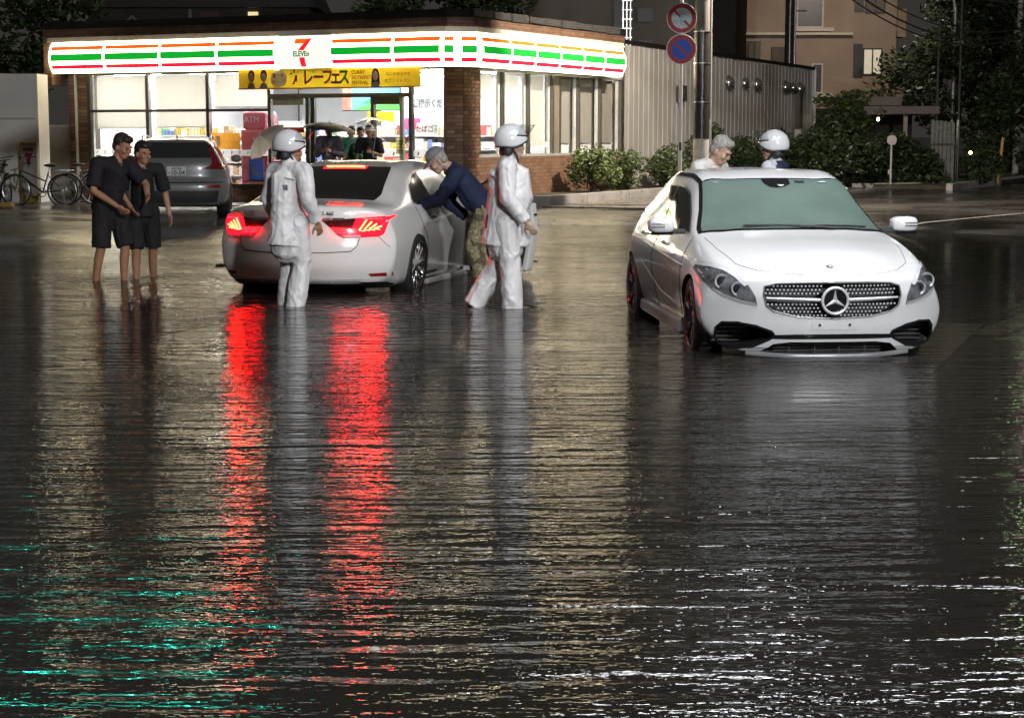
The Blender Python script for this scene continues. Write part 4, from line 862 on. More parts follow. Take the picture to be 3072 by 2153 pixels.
class Car:
    """loft along x (forward), y left, z up; origin on the ground under the middle."""
    def __init__(s, name, label, paint, sp, loc, rz, extra_cut=None):
        s.t = thing(name, label, 'car', loc, rz); s.paint = paint; s.sp = sp
        F = {k: pchip(v) for k, v in sp['curves'].items()}
        x0, x1 = sp['x0'], sp['x1']; W = sp['W']
        fz = pchip(sp['front_z']); rzf = pchip(sp['rear_z'])
        def warp(x, y, z):
            d = x1 - x; f = max(0, 1-d/1.1)**2 if d < 1.1 else 0
            if f: x -= f*(sp['cf']*min(1, abs(y)/W)**sp.get('pf',2.6) + fz(z))
            d = x - x0; f = max(0, 1-d/1.1)**2 if d < 1.1 else 0
            if f: x += f*(sp['cr']*min(1, abs(y)/W)**sp.get('pr',2.6) + rzf(z))
            return x
        sub = [2,2,4,4,4,8,5,5]
        st_ = []
        N = 64
        for i in range(N+1): st_.append((lerp(x0, x1, i/N), 0.))
        st_ = [(x0,.045),(x0+.008,.022),(x0+.025,.008)] + [q for q in st_ if x0+.05 < q[0] < x1-.05] + [(x1-.025,.008),(x1-.008,.022),(x1,.045)]
        rings = []
        for x, ins in st_:
            g = {k: f(x) for k, f in F.items()}
            P = [(0,g['zs']),(g['ws']-.12,g['zs']),(g['ws'],g['zs']+.05),(g['wl'],g['zl']),(g['wm'],g['zm']),(g['wb'],g['zb']),(g['wr'],g['zr']),(g['wr']*.55,g['zr']+.80*(g['zt']-g['zr'])),(0,g['zt'])]
            r = catmull(P, sub)
            zc = (g['zs']+g['zt'])/2
            hh = (g['zt']-g['zs'])/2; rings.append((x, [(y*(1-ins/W), zc+(z-zc)*(1-ins/hh)) for y, z in r]))
        nr = len(rings[0][1]); vs = []; fs = []; full = 2*nr-2
        for x, r in rings:
            ring = [(y, z) for y, z in r] + [(-y, z) for y, z in r[-2:0:-1]]
            vs += [(warp(x, y, z), y, z) for y, z in ring]
        for i in range(len(rings)-1):
            for k in range(full): fs.append((i*full+k, i*full+(k+1)%full, (i+1)*full+(k+1)%full, (i+1)*full+k))
        mcol = 16
        for e in (0, len(rings)-1):
            x, r = rings[e]; base = len(vs)
            for y, z in r:
                for c in range(mcol+1):
                    yy = lerp(y, -y, c/mcol); vs.append((warp(x, yy, z), yy, z))
            for i in range(nr-1):
                for c in range(mcol):
                    a = base+i*(mcol+1)+c; fs.append((a, a+1, a+mcol+2, a+mcol+1))
        me = bpy.data.meshes.new('body'); me.from_pydata(vs, [], fs)
        bm = bmesh.new(); bm.from_mesh(me); bmesh.ops.remove_doubles(bm, verts=bm.verts, dist=.0015); fix_man(bm)
        bmesh.ops.recalc_face_normals(bm, faces=bm.faces); bm.to_mesh(me); bm.free()
        me.materials.append(paint); me.materials.append(DARKWELL)
        o = bpy.data.objects.new('body', me); C.objects.link(o)
        s.bvh0 = BVHTree.FromPolygons([v.co.copy() for v in me.vertices], [tuple(p.vertices) for p in me.polygons])
        s.cut(o, extra_cut)
        s.body = o; o.parent = s.t
        me = o.data; me.polygons.foreach_set('use_smooth', [True]*len(me.polygons)); smooth_angle(me, 48)
        s.bvh = BVHTree.FromPolygons([v.co.copy() for v in me.vertices], [tuple(p.vertices) for p in me.polygons])
    def cut(s, o, extra):
        cm = MB()
        for ax in s.sp['axles']:
            for sd in (-1, 1):
                y0 = sd*(s.sp['W']-.30); y1 = sd*(s.sp['W']+.3)
                cm.lathe([(0,y0),(s.sp['arch'],y0),(s.sp['arch'],y1),(0,y1)], 40, 'Y', (ax,0,s.sp['hub']))
        if extra: extra(cm)
        me = cm.mesh('cutter'); bm = bmesh.new(); bm.from_mesh(me); bmesh.ops.remove_doubles(bm, verts=bm.verts, dist=1e-4); bmesh.ops.recalc_face_normals(bm, faces=bm.faces); bm.to_mesh(me); bm.free()
        me.materials.append(s.paint); me.materials.append(DARKWELL); me.polygons.foreach_set('material_index', [1]*len(me.polygons))
        c = bpy.data.objects.new('cutter', me); C.objects.link(c)
        b = o.modifiers.new('cut', 'BOOLEAN'); b.operation = 'DIFFERENCE'; b.object = c; b.solver = 'MANIFOLD'
        me2 = evaluated(o); o.modifiers.clear(); o.data = me2; bpy.data.objects.remove(c)
    def hit(s, ax, a, b, cut=True):
        bv = s.bvh0
        if ax == 'F': q = bv.ray_cast(Vector((6,a,b)), Vector((-1,0,0)))
        elif ax == 'B': q = bv.ray_cast(Vector((-6,a,b)), Vector((1,0,0)))
        elif ax == 'L': q = bv.ray_cast(Vector((a,4,b)), Vector((0,-1,0)))
        elif ax == 'R': q = bv.ray_cast(Vector((a,-4,b)), Vector((0,1,0)))
        else: q = bv.ray_cast(Vector((a,b,5)), Vector((0,0,-1)))
        return q[0], q[1]
    def patch(s, name, ax, poly, m, off=.004, step=.05, parent=None, label=None, thick=.0):
        a0 = min(p[0] for p in poly); a1 = max(p[0] for p in poly); b0 = min(p[1] for p in poly); b1 = max(p[1] for p in poly)
        na = max(1, int((a1-a0)/step)+1); nb = max(1, int((b1-b0)/step)+1)
        def clip(P, c, v, keep):
            o = []
            for i in range(len(P)):
                p, q = P[i], P[(i+1)%len(P)]; ip = (p[c]-v)*keep >= 0; iq = (q[c]-v)*keep >= 0
                if ip: o.append(p)
                if ip != iq:
                    t = (v-p[c])/(q[c]-p[c]); o.append((lerp(p[0],q[0],t), lerp(p[1],q[1],t)))
            return o
        idx = {}; vs = []; fs = []
        for i in range(na):
            c1 = clip(clip(poly, 0, lerp(a0,a1,i/na), 1), 0, lerp(a0,a1,(i+1)/na), -1)
            if len(c1) < 3: continue
            for j in range(nb):
                c2 = clip(clip(c1, 1, lerp(b0,b1,j/nb), 1), 1, lerp(b0,b1,(j+1)/nb), -1)
                f = []
                for p in c2:
                    k = (round(p[0],4), round(p[1],4))
                    if k not in idx:
                        h, n = s.hit(ax, *p)
                        if h is None: idx[k] = -1; continue
                        if n.dot({'F':Vector((1,0,0)),'B':Vector((-1,0,0)),'L':Vector((0,1,0)),'R':Vector((0,-1,0)),'T':Vector((0,0,1))}[ax]) < 0: n = -n
                        idx[k] = len(vs); vs.append(h + n*off)
                    if idx[k] >= 0 and idx[k] not in f: f.append(idx[k])
                if len(f) >= 3: fs.append(tuple(f))
        o = MB().add(vs, fs).build(name, m, parent or s.t, smooth=True, label=label)
        return o
    def line(s, name, ax, pts, r, m, parent=None, off=0., n=6, step=.04):
        P = []
        for i in range(len(pts)-1):
            a, b = pts[i], pts[i+1]; k = max(1, int(math.dist(a,b)/step))
            P += [(lerp(a[0],b[0],j/k), lerp(a[1],b[1],j/k)) for j in range(k)]
        P.append(pts[-1]); Q = []
        for p in P:
            h, nn = s.hit(ax, *p)
            if h is not None: Q.append(h + nn*off)
        return MB().tube(Q, r, n).build(name, m, parent or s.t, smooth=True)
    def wheels(s, rim_m, style, tyre_r, rim_r, wd, steer=0.):
        tm = MB(); hw = wd/2
        tm.lathe([(rim_r-.01,-hw*.9),(rim_r+.01,-hw),(tyre_r-.04,-hw*1.02),(tyre_r-.012,-hw*.9),(tyre_r,-hw*.6),(tyre_r,hw*.6),(tyre_r-.012,hw*.9),(tyre_r-.04,hw*1.02),(rim_r+.01,hw),(rim_r-.01,hw*.9)], 40)
        tme = tm.mesh('tyre', True); tme.materials.append(RUBBER)
        rm = MB()
        rm.lathe([(rim_r,-hw*.85),(rim_r+.012,-hw*.97),(rim_r-.012,-hw*1.0),(rim_r-.03,-hw*.8),(rim_r-.04,hw*.6),(rim_r,hw*.8)], 40)
        rm.lathe([(0,-hw*.78),(.055,-hw*.78),(.075,-hw*.6),(.08,-hw*.2)], 20)
        for k in range(style['n']):
            a = 2*PI*k/style['n']
            for da in style['split']:
                p0 = (math.cos(a+da*.4)*.05, -hw*.66, math.sin(a+da*.4)*.05); p1 = (math.cos(a+da)*(rim_r-.025), -hw*.86, math.sin(a+da)*(rim_r-.025))
                rm.tube([p0, p1], [style['w0'], style['w1']], 6)
        rme = rm.mesh('rim', True); rme.materials.append(rim_m)
        dm = MB(); dm.lathe([(0,-hw*.1),(.15,-hw*.1),(.15,hw*.1),(0,hw*.1)], 24); dme = dm.mesh('brake_disc', True); dme.materials.append(mat('brake_disc',(.2,.19,.18),.35,.9))
        for ax in s.sp['axles']:
            for sd in (-1, 1):
                wh = bpy.data.objects.new('wheel', None); wh.location = (ax, sd*(s.sp['W']-hw-s.sp.get('tuck',.012)), s.sp['hub'] if 'wz' not in s.sp else s.sp['wz'])
                wh.rotation_euler = (sd*s.sp.get('camber',0), 0, (PI if sd > 0 else 0) + (steer if ax > 0 else 0)); C.objects.link(wh); wh.parent = s.t
                for nm, me in (('tyre', tme), ('rim', rme), ('brake_disc', dme)):
                    q = bpy.data.objects.new(nm, me); C.objects.link(q); q.parent = wh
def paint_mat(name, col, rough=.22, dirt=.12):
    m = mat(name, col, rough, 0, var=.03, scale=2, coat=.8)
    t = m.node_tree; b = t.nodes['Principled BSDF']; L = t.links.new; N = t.nodes.new
    tc = N('ShaderNodeTexCoord'); v = N('ShaderNodeTexVoronoi'); v.inputs['Scale'].default_value = 75; L(tc.outputs['Object'], v.inputs['Vector'])    # rain beads
    r = N('ShaderNodeMapRange'); r.inputs['From Min'].default_value = 0; r.inputs['From Max'].default_value = .28; r.inputs['To Min'].default_value = 1; r.inputs['To Max'].default_value = 0; L(v.outputs['Distance'], r.inputs['Value'])
    bp = N('ShaderNodeBump'); bp.inputs['Strength'].default_value = .16; bp.inputs['Distance'].default_value = .002; L(r.outputs[0], bp.inputs['Height']); L(bp.outputs[0], b.inputs['Coat Normal'])
    return m
def mir(poly): return [(-y, z) for y, z in poly]

# ---------------- white hatchback facing the camera
WH1 = paint_mat('white_paint', (.74,.74,.735), .22)
A_ = dict(x0=-2.145, x1=2.145, W=.89, cf=.36, cr=.30, pf=3.0, axles=(1.255,-1.444), arch=.335, hub=.305,
 front_z=[(.1,.06),(.2,.02),(.35,.0),(.5,.0),(.62,.035),(.70,.09),(.8,.16)], rear_z=[(.1,.1),(.4,0),(.8,.03),(1.0,.12),(1.4,.6)],
 curves=dict(
  zs=[(-2.15,.28),(-1.9,.2),(-1.4,.17),(1.3,.17),(1.9,.14),(2.15,.12)],
  ws=[(-2.15,.70),(-1.6,.80),(0,.80),(1.4,.80),(2.15,.76)],
  wl=[(-2.15,.80),(-1.5,.87),(-.6,.845),(.5,.845),(1.3,.875),(2.15,.885)], zl=[(-2.15,.42),(0,.36),(2.15,.30)],
  wm=[(-2.15,.80),(-1.5,.885),(-.5,.885),(.6,.885),(1.3,.89),(2.15,.89)], zm=[(-2.15,.70),(-1,.68),(.5,.66),(1.3,.60),(2.15,.46)],
  wb=[(-2.15,.70),(-1.6,.78),(-.5,.795),(.6,.80),(1.2,.805),(1.7,.79),(2.15,.76)], zb=[(-2.15,.93),(-1.4,.945),(-.4,.905),(.6,.87),(1.0,.845),(1.4,.80),(1.8,.74),(2.15,.64)],
  wr=[(-2.15,.52),(-1.5,.55),(-.5,.595),(.1,.595),(.45,.64),(.80,.695),(1.0,.71),(1.3,.68),(1.7,.62),(2.15,.56)],
  zr=[(-2.15,1.14),(-1.5,1.26),(-.8,1.335),(-.2,1.338),(.12,1.298),(.5,1.11),(.85,.935),(1.05,.895),(1.4,.845),(1.8,.78),(2.15,.685)],
  zt=[(-2.15,1.20),(-1.5,1.325),(-.8,1.405),(-.2,1.402),(.12,1.350),(.55,1.16),(.95,.97),(1.15,.93),(1.5,.885),(1.85,.825),(2.15,.72)]))
gr = [(0,.635),(.25,.634),(.42,.628),(.495,.606),(.505,.545),(.485,.47),(.435,.43),(.26,.39),(0,.378)]
grille_poly = gr + [(-y,z) for y,z in gr[-2:0:-1]]
intake = [(.44,.282),(.55,.322),(.67,.342),(.77,.338),(.805,.30),(.81,.225),(.775,.175),(.66,.160),(.56,.175),(.47,.222),(.42,.25)]
lowin = [(-.555,.098),(-.43,.195),(-.31,.21),(.31,.21),(.43,.195),(.555,.098)]
def merc_cut(cm):
    cm.prism(grille_poly, 1.93, 2.4, 'YZ'); cm.prism(intake, 1.62, 2.4, 'YZ'); cm.prism(mir(intake), 1.62, 2.4, 'YZ'); cm.prism(lowin, 1.85, 2.4, 'YZ')
MX, MY = 2.10, 14.95
MZ = .975
MH = R(5.6)
mc = Car('white_hatchback', 'white hatchback facing the camera with dark windscreen and round star on its grille', WH1, A_, (MX, MY, -.09), R(-90)+MH, merc_cut)
STARBLUE = mat('grille_dark', (.015,.015,.017), .4)
# grille: studs, bar, ring and star
def fx(y, z):
    for k in range(12):
        h, n = mc.hit('F', y, z + .012*k)
        if h is not None: return h.x
    return 2.0
stud = MB()
for r_ in range(9):
    z = .40+r_*.026; n_ = 34
    for k in range(n_):
        y = -.48+.96*(k+.5*(r_%2))/n_
        inside = z < .622 and abs(y) < .49 and z > .385+.10*max(0,(abs(y)-.22)/.27)**1.4
        if not inside or math.hypot(y, z-.508) < .115 or abs(z-.512) < .02: continue
        stud.box((fx(y,z)-.045, y, z), (.014,.011,.010))
stud.build('grille_studs', mat('stud_silver',(.7,.7,.7),.35,.4), mc.t, kind='stuff')
MB().prism([(y*1.0,z) for y,z in grille_poly], 1.955, 1.965, 'YZ').build('grille_back', STARBLUE, mc.t)
for sd in (-1,1):
    b = MB(); pts = []
    for k in range(9): y = sd*(.105+.375*k/8); pts.append((fx(y,.515)-.015, y, .512+.012*(k/8)))
    b.tube(pts, [(.020,.013)]*4+[(.017,.011)]*3+[(.012,.008)]*2, 10); b.build('grille_bar', mat('emblem_silver', (.78,.78,.79), .28, .35), mc.t, smooth=True)
b = MB()
for k in range(len(grille_poly)): pass
P_ = [Vector((fx(y,z)+.002, y, z)) for y,z in grille_poly]; P_.append(P_[0]); MB().tube(P_, .007, 8).build('grille_surround', SILV, mc.t, smooth=True)
xs0 = fx(0,.51)+.005
EMB = mat('emblem_silver', (.78,.78,.79), .28, .35)
rg = MB(); rg.tube([(xs0, .093*math.cos(2*PI*k/40), .508+.093*math.sin(2*PI*k/40)) for k in range(41)], .011, 10, False); rgo = rg.build('emblem_ring', EMB, mc.t, smooth=True)
MB().lathe([(0,0),(.088,0),(.088,.012),(0,.012)], 32, 'X', (xs0-.03,0,.508)).build('emblem_back', GLOSSB, rgo)
for k in range(3):
    a = PI/2+2*PI*k/3; ca, sa = math.cos(a), math.sin(a); q = MB()
    tip = (xs0, .086*ca, .508+.086*sa); l_ = (xs0-.006, .018*math.cos(a+1.05), .508+.018*math.sin(a+1.05)); r2 = (xs0-.006, .018*math.cos(a-1.05), .508+.018*math.sin(a-1.05)); c_ = (xs0+.010, 0, .508); bk=(xs0-.015,0,.508)
    q.add([tip,l_,c_,r2,bk], [(0,1,2),(0,2,3),(0,4,1),(0,3,4),(1,4,2),(2,4,3)]); q.build('emblem_star_arm', EMB, rgo)
# intakes
for sd in (-1,1):
    P2 = intake if sd > 0 else mir(intake)
    ip = MB(); cy = sum(p[0] for p in P2)/len(P2); cz = sum(p[1] for p in P2)/len(P2)
    ip.prism(P2, 1.60, 1.64, 'YZ'); io = ip.build('side_intake', STARBLUE, mc.t)
    for k in range(5):
        z = .185+k*.032; MB().box((1.70,cy,z),(.02,.36,.008)).build('intake_rib', MATTB, io)
    Q = [Vector((fx(y,z)+.001,y,z)) for y,z in P2]; MB().tube(Q+[Q[0]], .010, 8).build('intake_frame', GLOSSB, io, smooth=True)
lo = MB().prism(lowin, 1.84, 1.87, 'YZ').build('lower_intake', STARBLUE, mc.t)
for k in range(5): MB().box((1.95,0,.115+k*.02),(.02,.80,.006)).build('intake_slat', MATTB, lo)
for y in (-.28,-.09,.09,.28): MB().box((1.945,y,.155),(.02,.012,.11)).build('intake_strut', MATTB, lo)
mc.patch('bumper_slot', 'F', [(-.45,.262),(-.25,.268),(.25,.268),(.45,.262),(.43,.232),(-.43,.232)], GLOSSB, .004)
lp = []
for k in range(25): y = -.60+1.2*k/24; lp.append((fx(y,.14)+.006-.03*(abs(y)/.6)**2, y, .104+.016*(abs(y)/.6)**3))
MB().tube(lp, [(.012,.018)]*25, 10, up=(0,0,1)).build('splitter', mat('lip_grey',(.38,.38,.38),.35,.3), mc.t, smooth=True)
mc.patch('plate_mount', 'F', [(-.165,.30),(.165,.30),(.165,.357),(-.165,.357)], mat('plate_mount',(.70,.69,.68),.35), .006)
for y in (-.11,.11): h, n = mc.hit('F', y, .335); MB().cyl((h.x,y,.335),(h.x+.014,y,.335),.010).build('plate_bolt', MATTB, mc.t)
h, n = mc.hit('T', 1.98, 0); MB().ell(h+n*.003, (.03,.026,.006), 16, 8).build('bonnet_badge', CHROME, mc.t, smooth=True); MB().ell(h+n*.006, (.022,.019,.006), 16, 8).build('bonnet_badge_centre', mat('badge_navy',(.03,.05,.12),.3), mc.t, smooth=True)
# headlamps
hl = [(.545,.468),(.555,.53),(.60,.615),(.665,.685),(.73,.725),(.80,.742),(.845,.735),(.865,.69),(.858,.63),(.83,.575),(.76,.525),(.65,.488)]
LAMPIN = mat('lamp_inside', (.20,.20,.21), .3, .4, var=.6, scale=18); LAMPREF = mat('lamp_reflector', (.7,.7,.7), .3, .5, var=.3, scale=30)
EMB = mat('emblem_silver', (.78,.78,.79), .28, .35)
for sd in (1,-1):
    P2 = hl if sd > 0 else mir(hl)
    ho = mc.patch('headlight', 'F', P2, LAMPIN, .004, .03)
    up = [(.60,.615),(.665,.685),(.73,.725),(.80,.742),(.845,.735),(.853,.715),(.80,.718),(.735,.70),(.68,.66),(.625,.60)]
    mc.patch('daylight_strip', 'F', up if sd > 0 else mir(up), mat('drl_white',(.8,.8,.8),.3), .008, .03, ho)
    lowe = [(.545,.468),(.65,.488),(.76,.525),(.83,.575),(.815,.58),(.75,.54),(.65,.505),(.56,.49)]
    mc.patch('lamp_trim', 'F', lowe if sd > 0 else mir(lowe), mat('stud_silver'), .007, .03, ho)
    for (y,z,r) in ((.67,.585,.040),(.765,.63,.043)):
        h, n = mc.hit('F', sd*y, z)
        MB().lathe([(r*1.25,-.008),(r*1.2,.006),(r,.004),(r*.92,.0)], 24, 'X', (h.x+.006, sd*y, z)).build('lens_ring', LAMPREF, ho, smooth=True)
        MB().ell((h.x-.004, sd*y, z), (.016,r*.9,r*.9), 18, 10).build('projector_lens', mat('projector',(.02,.025,.03),.03,coat=1.), ho, smooth=True)
    mc.patch('lamp_glass', 'F', P2, CLEAR, .020, .03, ho)
# glazing
SCREEN = mat('reflection_tone_screen', (.125,.175,.152), .2, var=.14, scale=2.2, coat=.5)  # grey-green reflection on the glass put into its base colour
ws = [(.985,0),(.975,.3),(.93,.55),(.855,.705),(.76,.695),(.55,.64),(.33,.595),(.20,.573),(.205,.3),(.215,0)]
wsp = ws + [(x,-y) for x,y in ws[-2:0:-1]]
big = [(1.01,0),(1.0,.3),(.955,.57),(.87,.74),(.75,.73),(.52,.665),(.30,.62),(.165,.597),(.175,.3),(.185,0)]
mc.patch('windscreen_surround', 'T', big + [(x,-y) for x,y in big[-2:0:-1]], GLOSSB, .004)
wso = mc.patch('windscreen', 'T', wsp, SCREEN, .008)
sens = [(.215,-.10),(.215,.13),(.30,.125),(.355,.06),(.365,0),(.355,-.05),(.30,-.09)]
mc.patch('sensor_housing', 'T', sens, GLOSSB, .012, .03, wso); mc.patch('sensor_window', 'T', [(.325,.01),(.325,.07),(.352,.05),(.352,.025)], mat('sensor_pale',(.5,.55,.52),.4), .016, .03, wso)
mc.patch('toll_reader', 'T', [(.245,.17),(.245,.25),(.28,.25),(.28,.17)], MATTB, .012, .03, wso)
h, n = mc.hit('T', .255, .40); MB().ell(h+n*.012, (.020,.035,.008), 14, 8).build('screen_sticker', mat('sticker_blue',(.5,.62,.72),.5), wso)
h, n = mc.hit('T', .25, -.48); MB().box(h+n*.010, (.03,.035,.004)).build('screen_sticker', mat('sticker_white',(.75,.75,.72),.5), wso)
def wiper(pts):
    P = [mc.hit('T', *p)[0] + Vector((0,0,.022)) for p in pts]; MB().tube(P, .008, 6).build('wiper', MATTB, mc.t, smooth=True)
wiper([(1.02,.30),(.97,.05),(.945,-.15),(.94,-.38)]); wiper([(1.0,.02),(.955,.25),(.93,.45),(.90,.58)])
MB().box(mc.hit('T',.935,-.30)[0]+Vector((0,0,.02)),(.03,.20,.012)).build('washer_nozzle', CHROME, mc.t)
for sd in (1,-1):                                     # black strips along the roof edges
    mc.patch('roof_strip', 'T', [(.18,sd*.597),(.18,sd*.567),(-.6,sd*.565),(-1.4,sd*.53),(-1.4,sd*.56),(-.6,sd*.595)], GLOSSB, .005)
    S_ = 'L' if sd > 0 else 'R'
    gpoly = [(.72,.915),(.62,.97),(.40,1.09),(.15,1.215),(-.10,1.265),(-.5,1.275),(-.95,1.24),(-1.3,1.15),(-1.55,1.01),(-1.45,.985),(-.6,.945),(.3,.915)]
    mc.patch('window_surround', S_, gpoly, mat('window_trim',(.30,.30,.30),.3,.6), .003)
    g1 = [(.66,.925),(.40,1.07),(.15,1.195),(-.10,1.245),(-.36,1.254),(-.36,.945),(.3,.925)]; g2 = [(-.41,1.254),(-.75,1.245),(-1.02,1.20),(-1.28,1.12),(-1.48,1.01),(-1.42,.995),(-.6,.955),(-.41,.948)]
    DG = mat('dark_glass', (.012,.013,.014), .05, coat=1., spec=.6)
    mc.patch('side_window', S_, g1, DG, .007); mc.patch('side_window', S_, g2, DG, .007)
    mc.line('door_gap', S_, [(.86,.90),(.90,.60),(.80,.28)], .004, SEAM); mc.line('door_gap', S_, [(-.37,.98),(-.40,.60),(-.36,.26)], .004, SEAM); mc.line('door_gap', S_, [(.80,.25),(0,.24),(-.36,.25)], .004, SEAM)
    mc.line('body_crease', S_, [(.95,.68),(.2,.715),(-.6,.75),(-1.5,.79)], .008, WH1, off=-.001); mc.line('body_crease', S_, [(.80,.34),(-.1,.40),(-.9,.60)], .008, WH1, off=-.001)
    mc.line('bonnet_gap', 'T', [(1.02,sd*.72),(1.4,sd*.70),(1.75,sd*.64),(1.93,sd*.52)], .0022, SEAM)
    for x in (.05,-.98):
        h, n = mc.hit(S_, x, .80 if x > 0 else .83); MB().ell(h+n*.018, (.10,.014,.018), 16, 8).build('door_handle', WH1, mc.t, smooth=True)
    q = MB(); q.prism([(.74,.25),(-1.03,.25),(-1.03,.15),(.74,.13)], sd*.80, sd*.868, 'XZ'); q.build('side_skirt', WH1, mc.t, bevel=.02)
    # mirror
    mo = MB(); mo.ell((.60,sd*.985,MZ), (.085,.105,.062), 20, 12); mm_ = mo.mesh('m', True); 
    for v in mm_.vertices:
        d = v.co - Vector((.60,sd*.985,MZ)); d.x = .085*math.copysign(abs(d.x/.085)**.55, d.x); d.y = .105*math.copysign(abs(d.y/.105)**.6, d.y); d.z = .062*math.copysign(abs(d.z/.062)**.6, d.z); v.co = d + Vector((.60,sd*.985,MZ))
    mm_.materials.append(WH1); mb = bpy.data.objects.new('wing_mirror', mm_); link(mb, mc.t)
    MB().box((.60,sd*.86,MZ-.05),(.07,.14,.04)).build('mirror_stalk', MATTB, mb, bevel=.01); MB().box((.60,sd*.985,MZ-.062),(.14,.18,.03)).build('mirror_foot', GLOSSB, mb, bevel=.012)
    for z in (MZ-.012,MZ+.012): MB().box((.688,sd*1.02,z),(.006,.10,.006)).build('mirror_slot', GLOSSB, mb)
0 and mc.line('bonnet_crease', 'T', [(1.1,.45),(1.5,.42),(1.95,.34)], .006, WH1, off=.001)
mc.line('bonnet_gap', 'T', [(1.93,.52),(2.02,.4),(2.06,.2),(2.065,0),(2.06,-.2),(2.02,-.4),(1.93,-.52)], .0018, SEAM)
mc.wheels(mat('dark_alloy',(.16,.16,.165),.25,.9), dict(n=5, split=(-.16,.16), w0=.016, w1=.022), .318, .232, .225, R(-3))

# ---------------- white saloon seen from behind, front door open
WH2 = paint_mat('pearl_paint', (.80,.78,.74), .2)
B_ = dict(x0=-2.53, x1=2.53, W=.935, cf=.45, cr=.40, pf=2.4, pr=2.3, axles=(1.61,-1.33), arch=.36, hub=.36, wz=.335, camber=R(-5), tuck=-.01,
 front_z=[(.1,.05),(.4,0),(.7,.08),(1,.2)], rear_z=[(.1,.16),(.25,.06),(.42,.0),(.55,.0),(.75,.04),(.90,.05),(1.0,.09),(1.4,.3)],
 curves=dict(
  zs=[(-2.53,.20),(-2.2,.16),(-1.9,.13),(1.6,.12),(2.53,.14)],
  ws=[(-2.53,.84),(-1.9,.87),(0,.87),(1.6,.86),(2.53,.78)],
  wl=[(-2.53,.92),(-1.7,.93),(-.5,.905),(.6,.905),(1.6,.92),(2.53,.86)], zl=[(-2.53,.40),(0,.36),(2.53,.34)],
  wm=[(-2.53,.935),(-1.6,.935),(-.5,.935),(.6,.935),(1.6,.935),(2.53,.87)], zm=[(-2.53,.64),(-1,.68),(.5,.66),(1.6,.60),(2.53,.5)],
  wb=[(-2.53,.84),(-1.8,.85),(-.8,.85),(.6,.85),(1.4,.84),(2.53,.76)], zb=[(-2.53,.875),(-2.0,.91),(-1.2,.935),(0,.92),(1.0,.90),(1.6,.85),(2.2,.74),(2.53,.62)],
  wr=[(-2.53,.66),(-2.1,.70),(-1.75,.69),(-1.2,.615),(-.6,.57),(0,.565),(.55,.56),(1.0,.62),(1.5,.72),(2.0,.66),(2.53,.58)],
  zr=[(-2.53,.955),(-2.1,.975),(-1.85,.99),(-1.3,1.17),(-.75,1.315),(-.2,1.355),(.3,1.345),(.65,1.29),(1.1,1.09),(1.5,.92),(2.1,.81),(2.53,.66)],
  zt=[(-2.53,.985),(-2.2,1.0),(-1.9,1.02),(-1.3,1.215),(-.75,1.365),(-.2,1.405),(.3,1.395),(.65,1.34),(1.1,1.13),(1.5,.96),(2.1,.86),(2.53,.70)]))
def lex_cut(cm): cm.prism([(.56,.13),(.56,.90),(.40,1.245),(-.2,1.275),(-.40,1.25),(-.40,.60),(-.34,.20),(-.25,.13)], -.55, -1.2, 'XZ')
LH = R(76)
lx_dir = (math.cos(LH), math.sin(LH))
LX, LY = -2.13+lx_dir[0]*2.33, 18.1+lx_dir[1]*2.33
lx = Car('white_sedan', 'white sedan seen from behind with glowing red tail lamps and open front door', WH2, B_, (LX, LY, -.09), LH, lex_cut)
LENS = mat('red_lens', (.28,.008,.012), .12, coat=1., emit=(1.0,.003,.010), estr=1.5)
LENSD = mat('dark_lens', (.05,.006,.008), .1, coat=1.)
LED = mat('tail_led', (.8,.1,.05), .3, emit=(1.0,.006,.0022), estr=55)
LEDB = mat('tail_led_bar', (.8,.05,.05), .3, emit=(1.0,.0012,.002), estr=24)
tl_ = [(.275,.842),(.55,.855),(.80,.872),(.872,.872),(.868,.80),(.84,.70),(.80,.672),(.62,.664),(.49,.664),(.43,.695),(.36,.765)]
for sd in (1,-1):
    f = (lambda P: P) if sd > 0 else mir
    to = lx.patch('tail_lamp', 'B', f(tl_), LENSD, .004, .04)
    lx.patch('red_lens', 'B', f([(.40,.742),(.56,.75),(.60,.858),(.80,.872),(.872,.872),(.868,.80),(.84,.70),(.80,.672),(.62,.668),(.50,.668),(.44,.70)]), LENS, .007, .04, to)
    for k in range(3):
        z = .715+k*.022; lx.line('lamp_bar', 'B', f([(.37+.025*(2-k),z),(.60,z-.006)]), .005, LEDB, to, .012)
    for k in range(4):                                # stacked L shapes
        y0 = .645+k*.042; z1 = .845-.013*k
        lx.line('lamp_stack', 'B', f([(y0-.02,.735+.006*k),(y0+.045,z1-.01*k)]), .0095, LED, to, .012)
        lx.line('lamp_stack', 'B', f([(y0-.02,.735+.006*k),(y0+.03,.728+.004*k)]), .006, LED, to, .012)
    lx.line('lamp_stack', 'B', f([(.655,.85),(.82,.848)]), .006, LEDB, to, .012)
    lx.patch('reverse_lens', 'B', f([(.50,.668),(.64,.668),(.64,.690),(.475,.690)]), mat('reverse_lens',(.35,.3,.3),.2), .010, .04, to)
    ex = f([(.60,.225),(.83,.222),(.86,.19),(.80,.158),(.70,.158),(.66,.17)])
    eo = lx.patch('exhaust_trim', 'B', ex, CHROME, .012, .05); exi = f([(.63,.213),(.82,.21),(.835,.19),(.785,.168),(.70,.168),(.672,.178)])
    lx.patch('exhaust_opening', 'B', exi, DARKWELL, .016, .05, eo)
    lx.patch('rear_reflector', 'B', f([(.70,.306),(.895,.315),(.885,.275),(.72,.278)]), mat('reflector_red',(.30,.01,.012),.25), .006)
    lx.line('bumper_gap', 'B', f([(.80,.668),(.86,.60),(.90,.56)]), .003, SEAM)
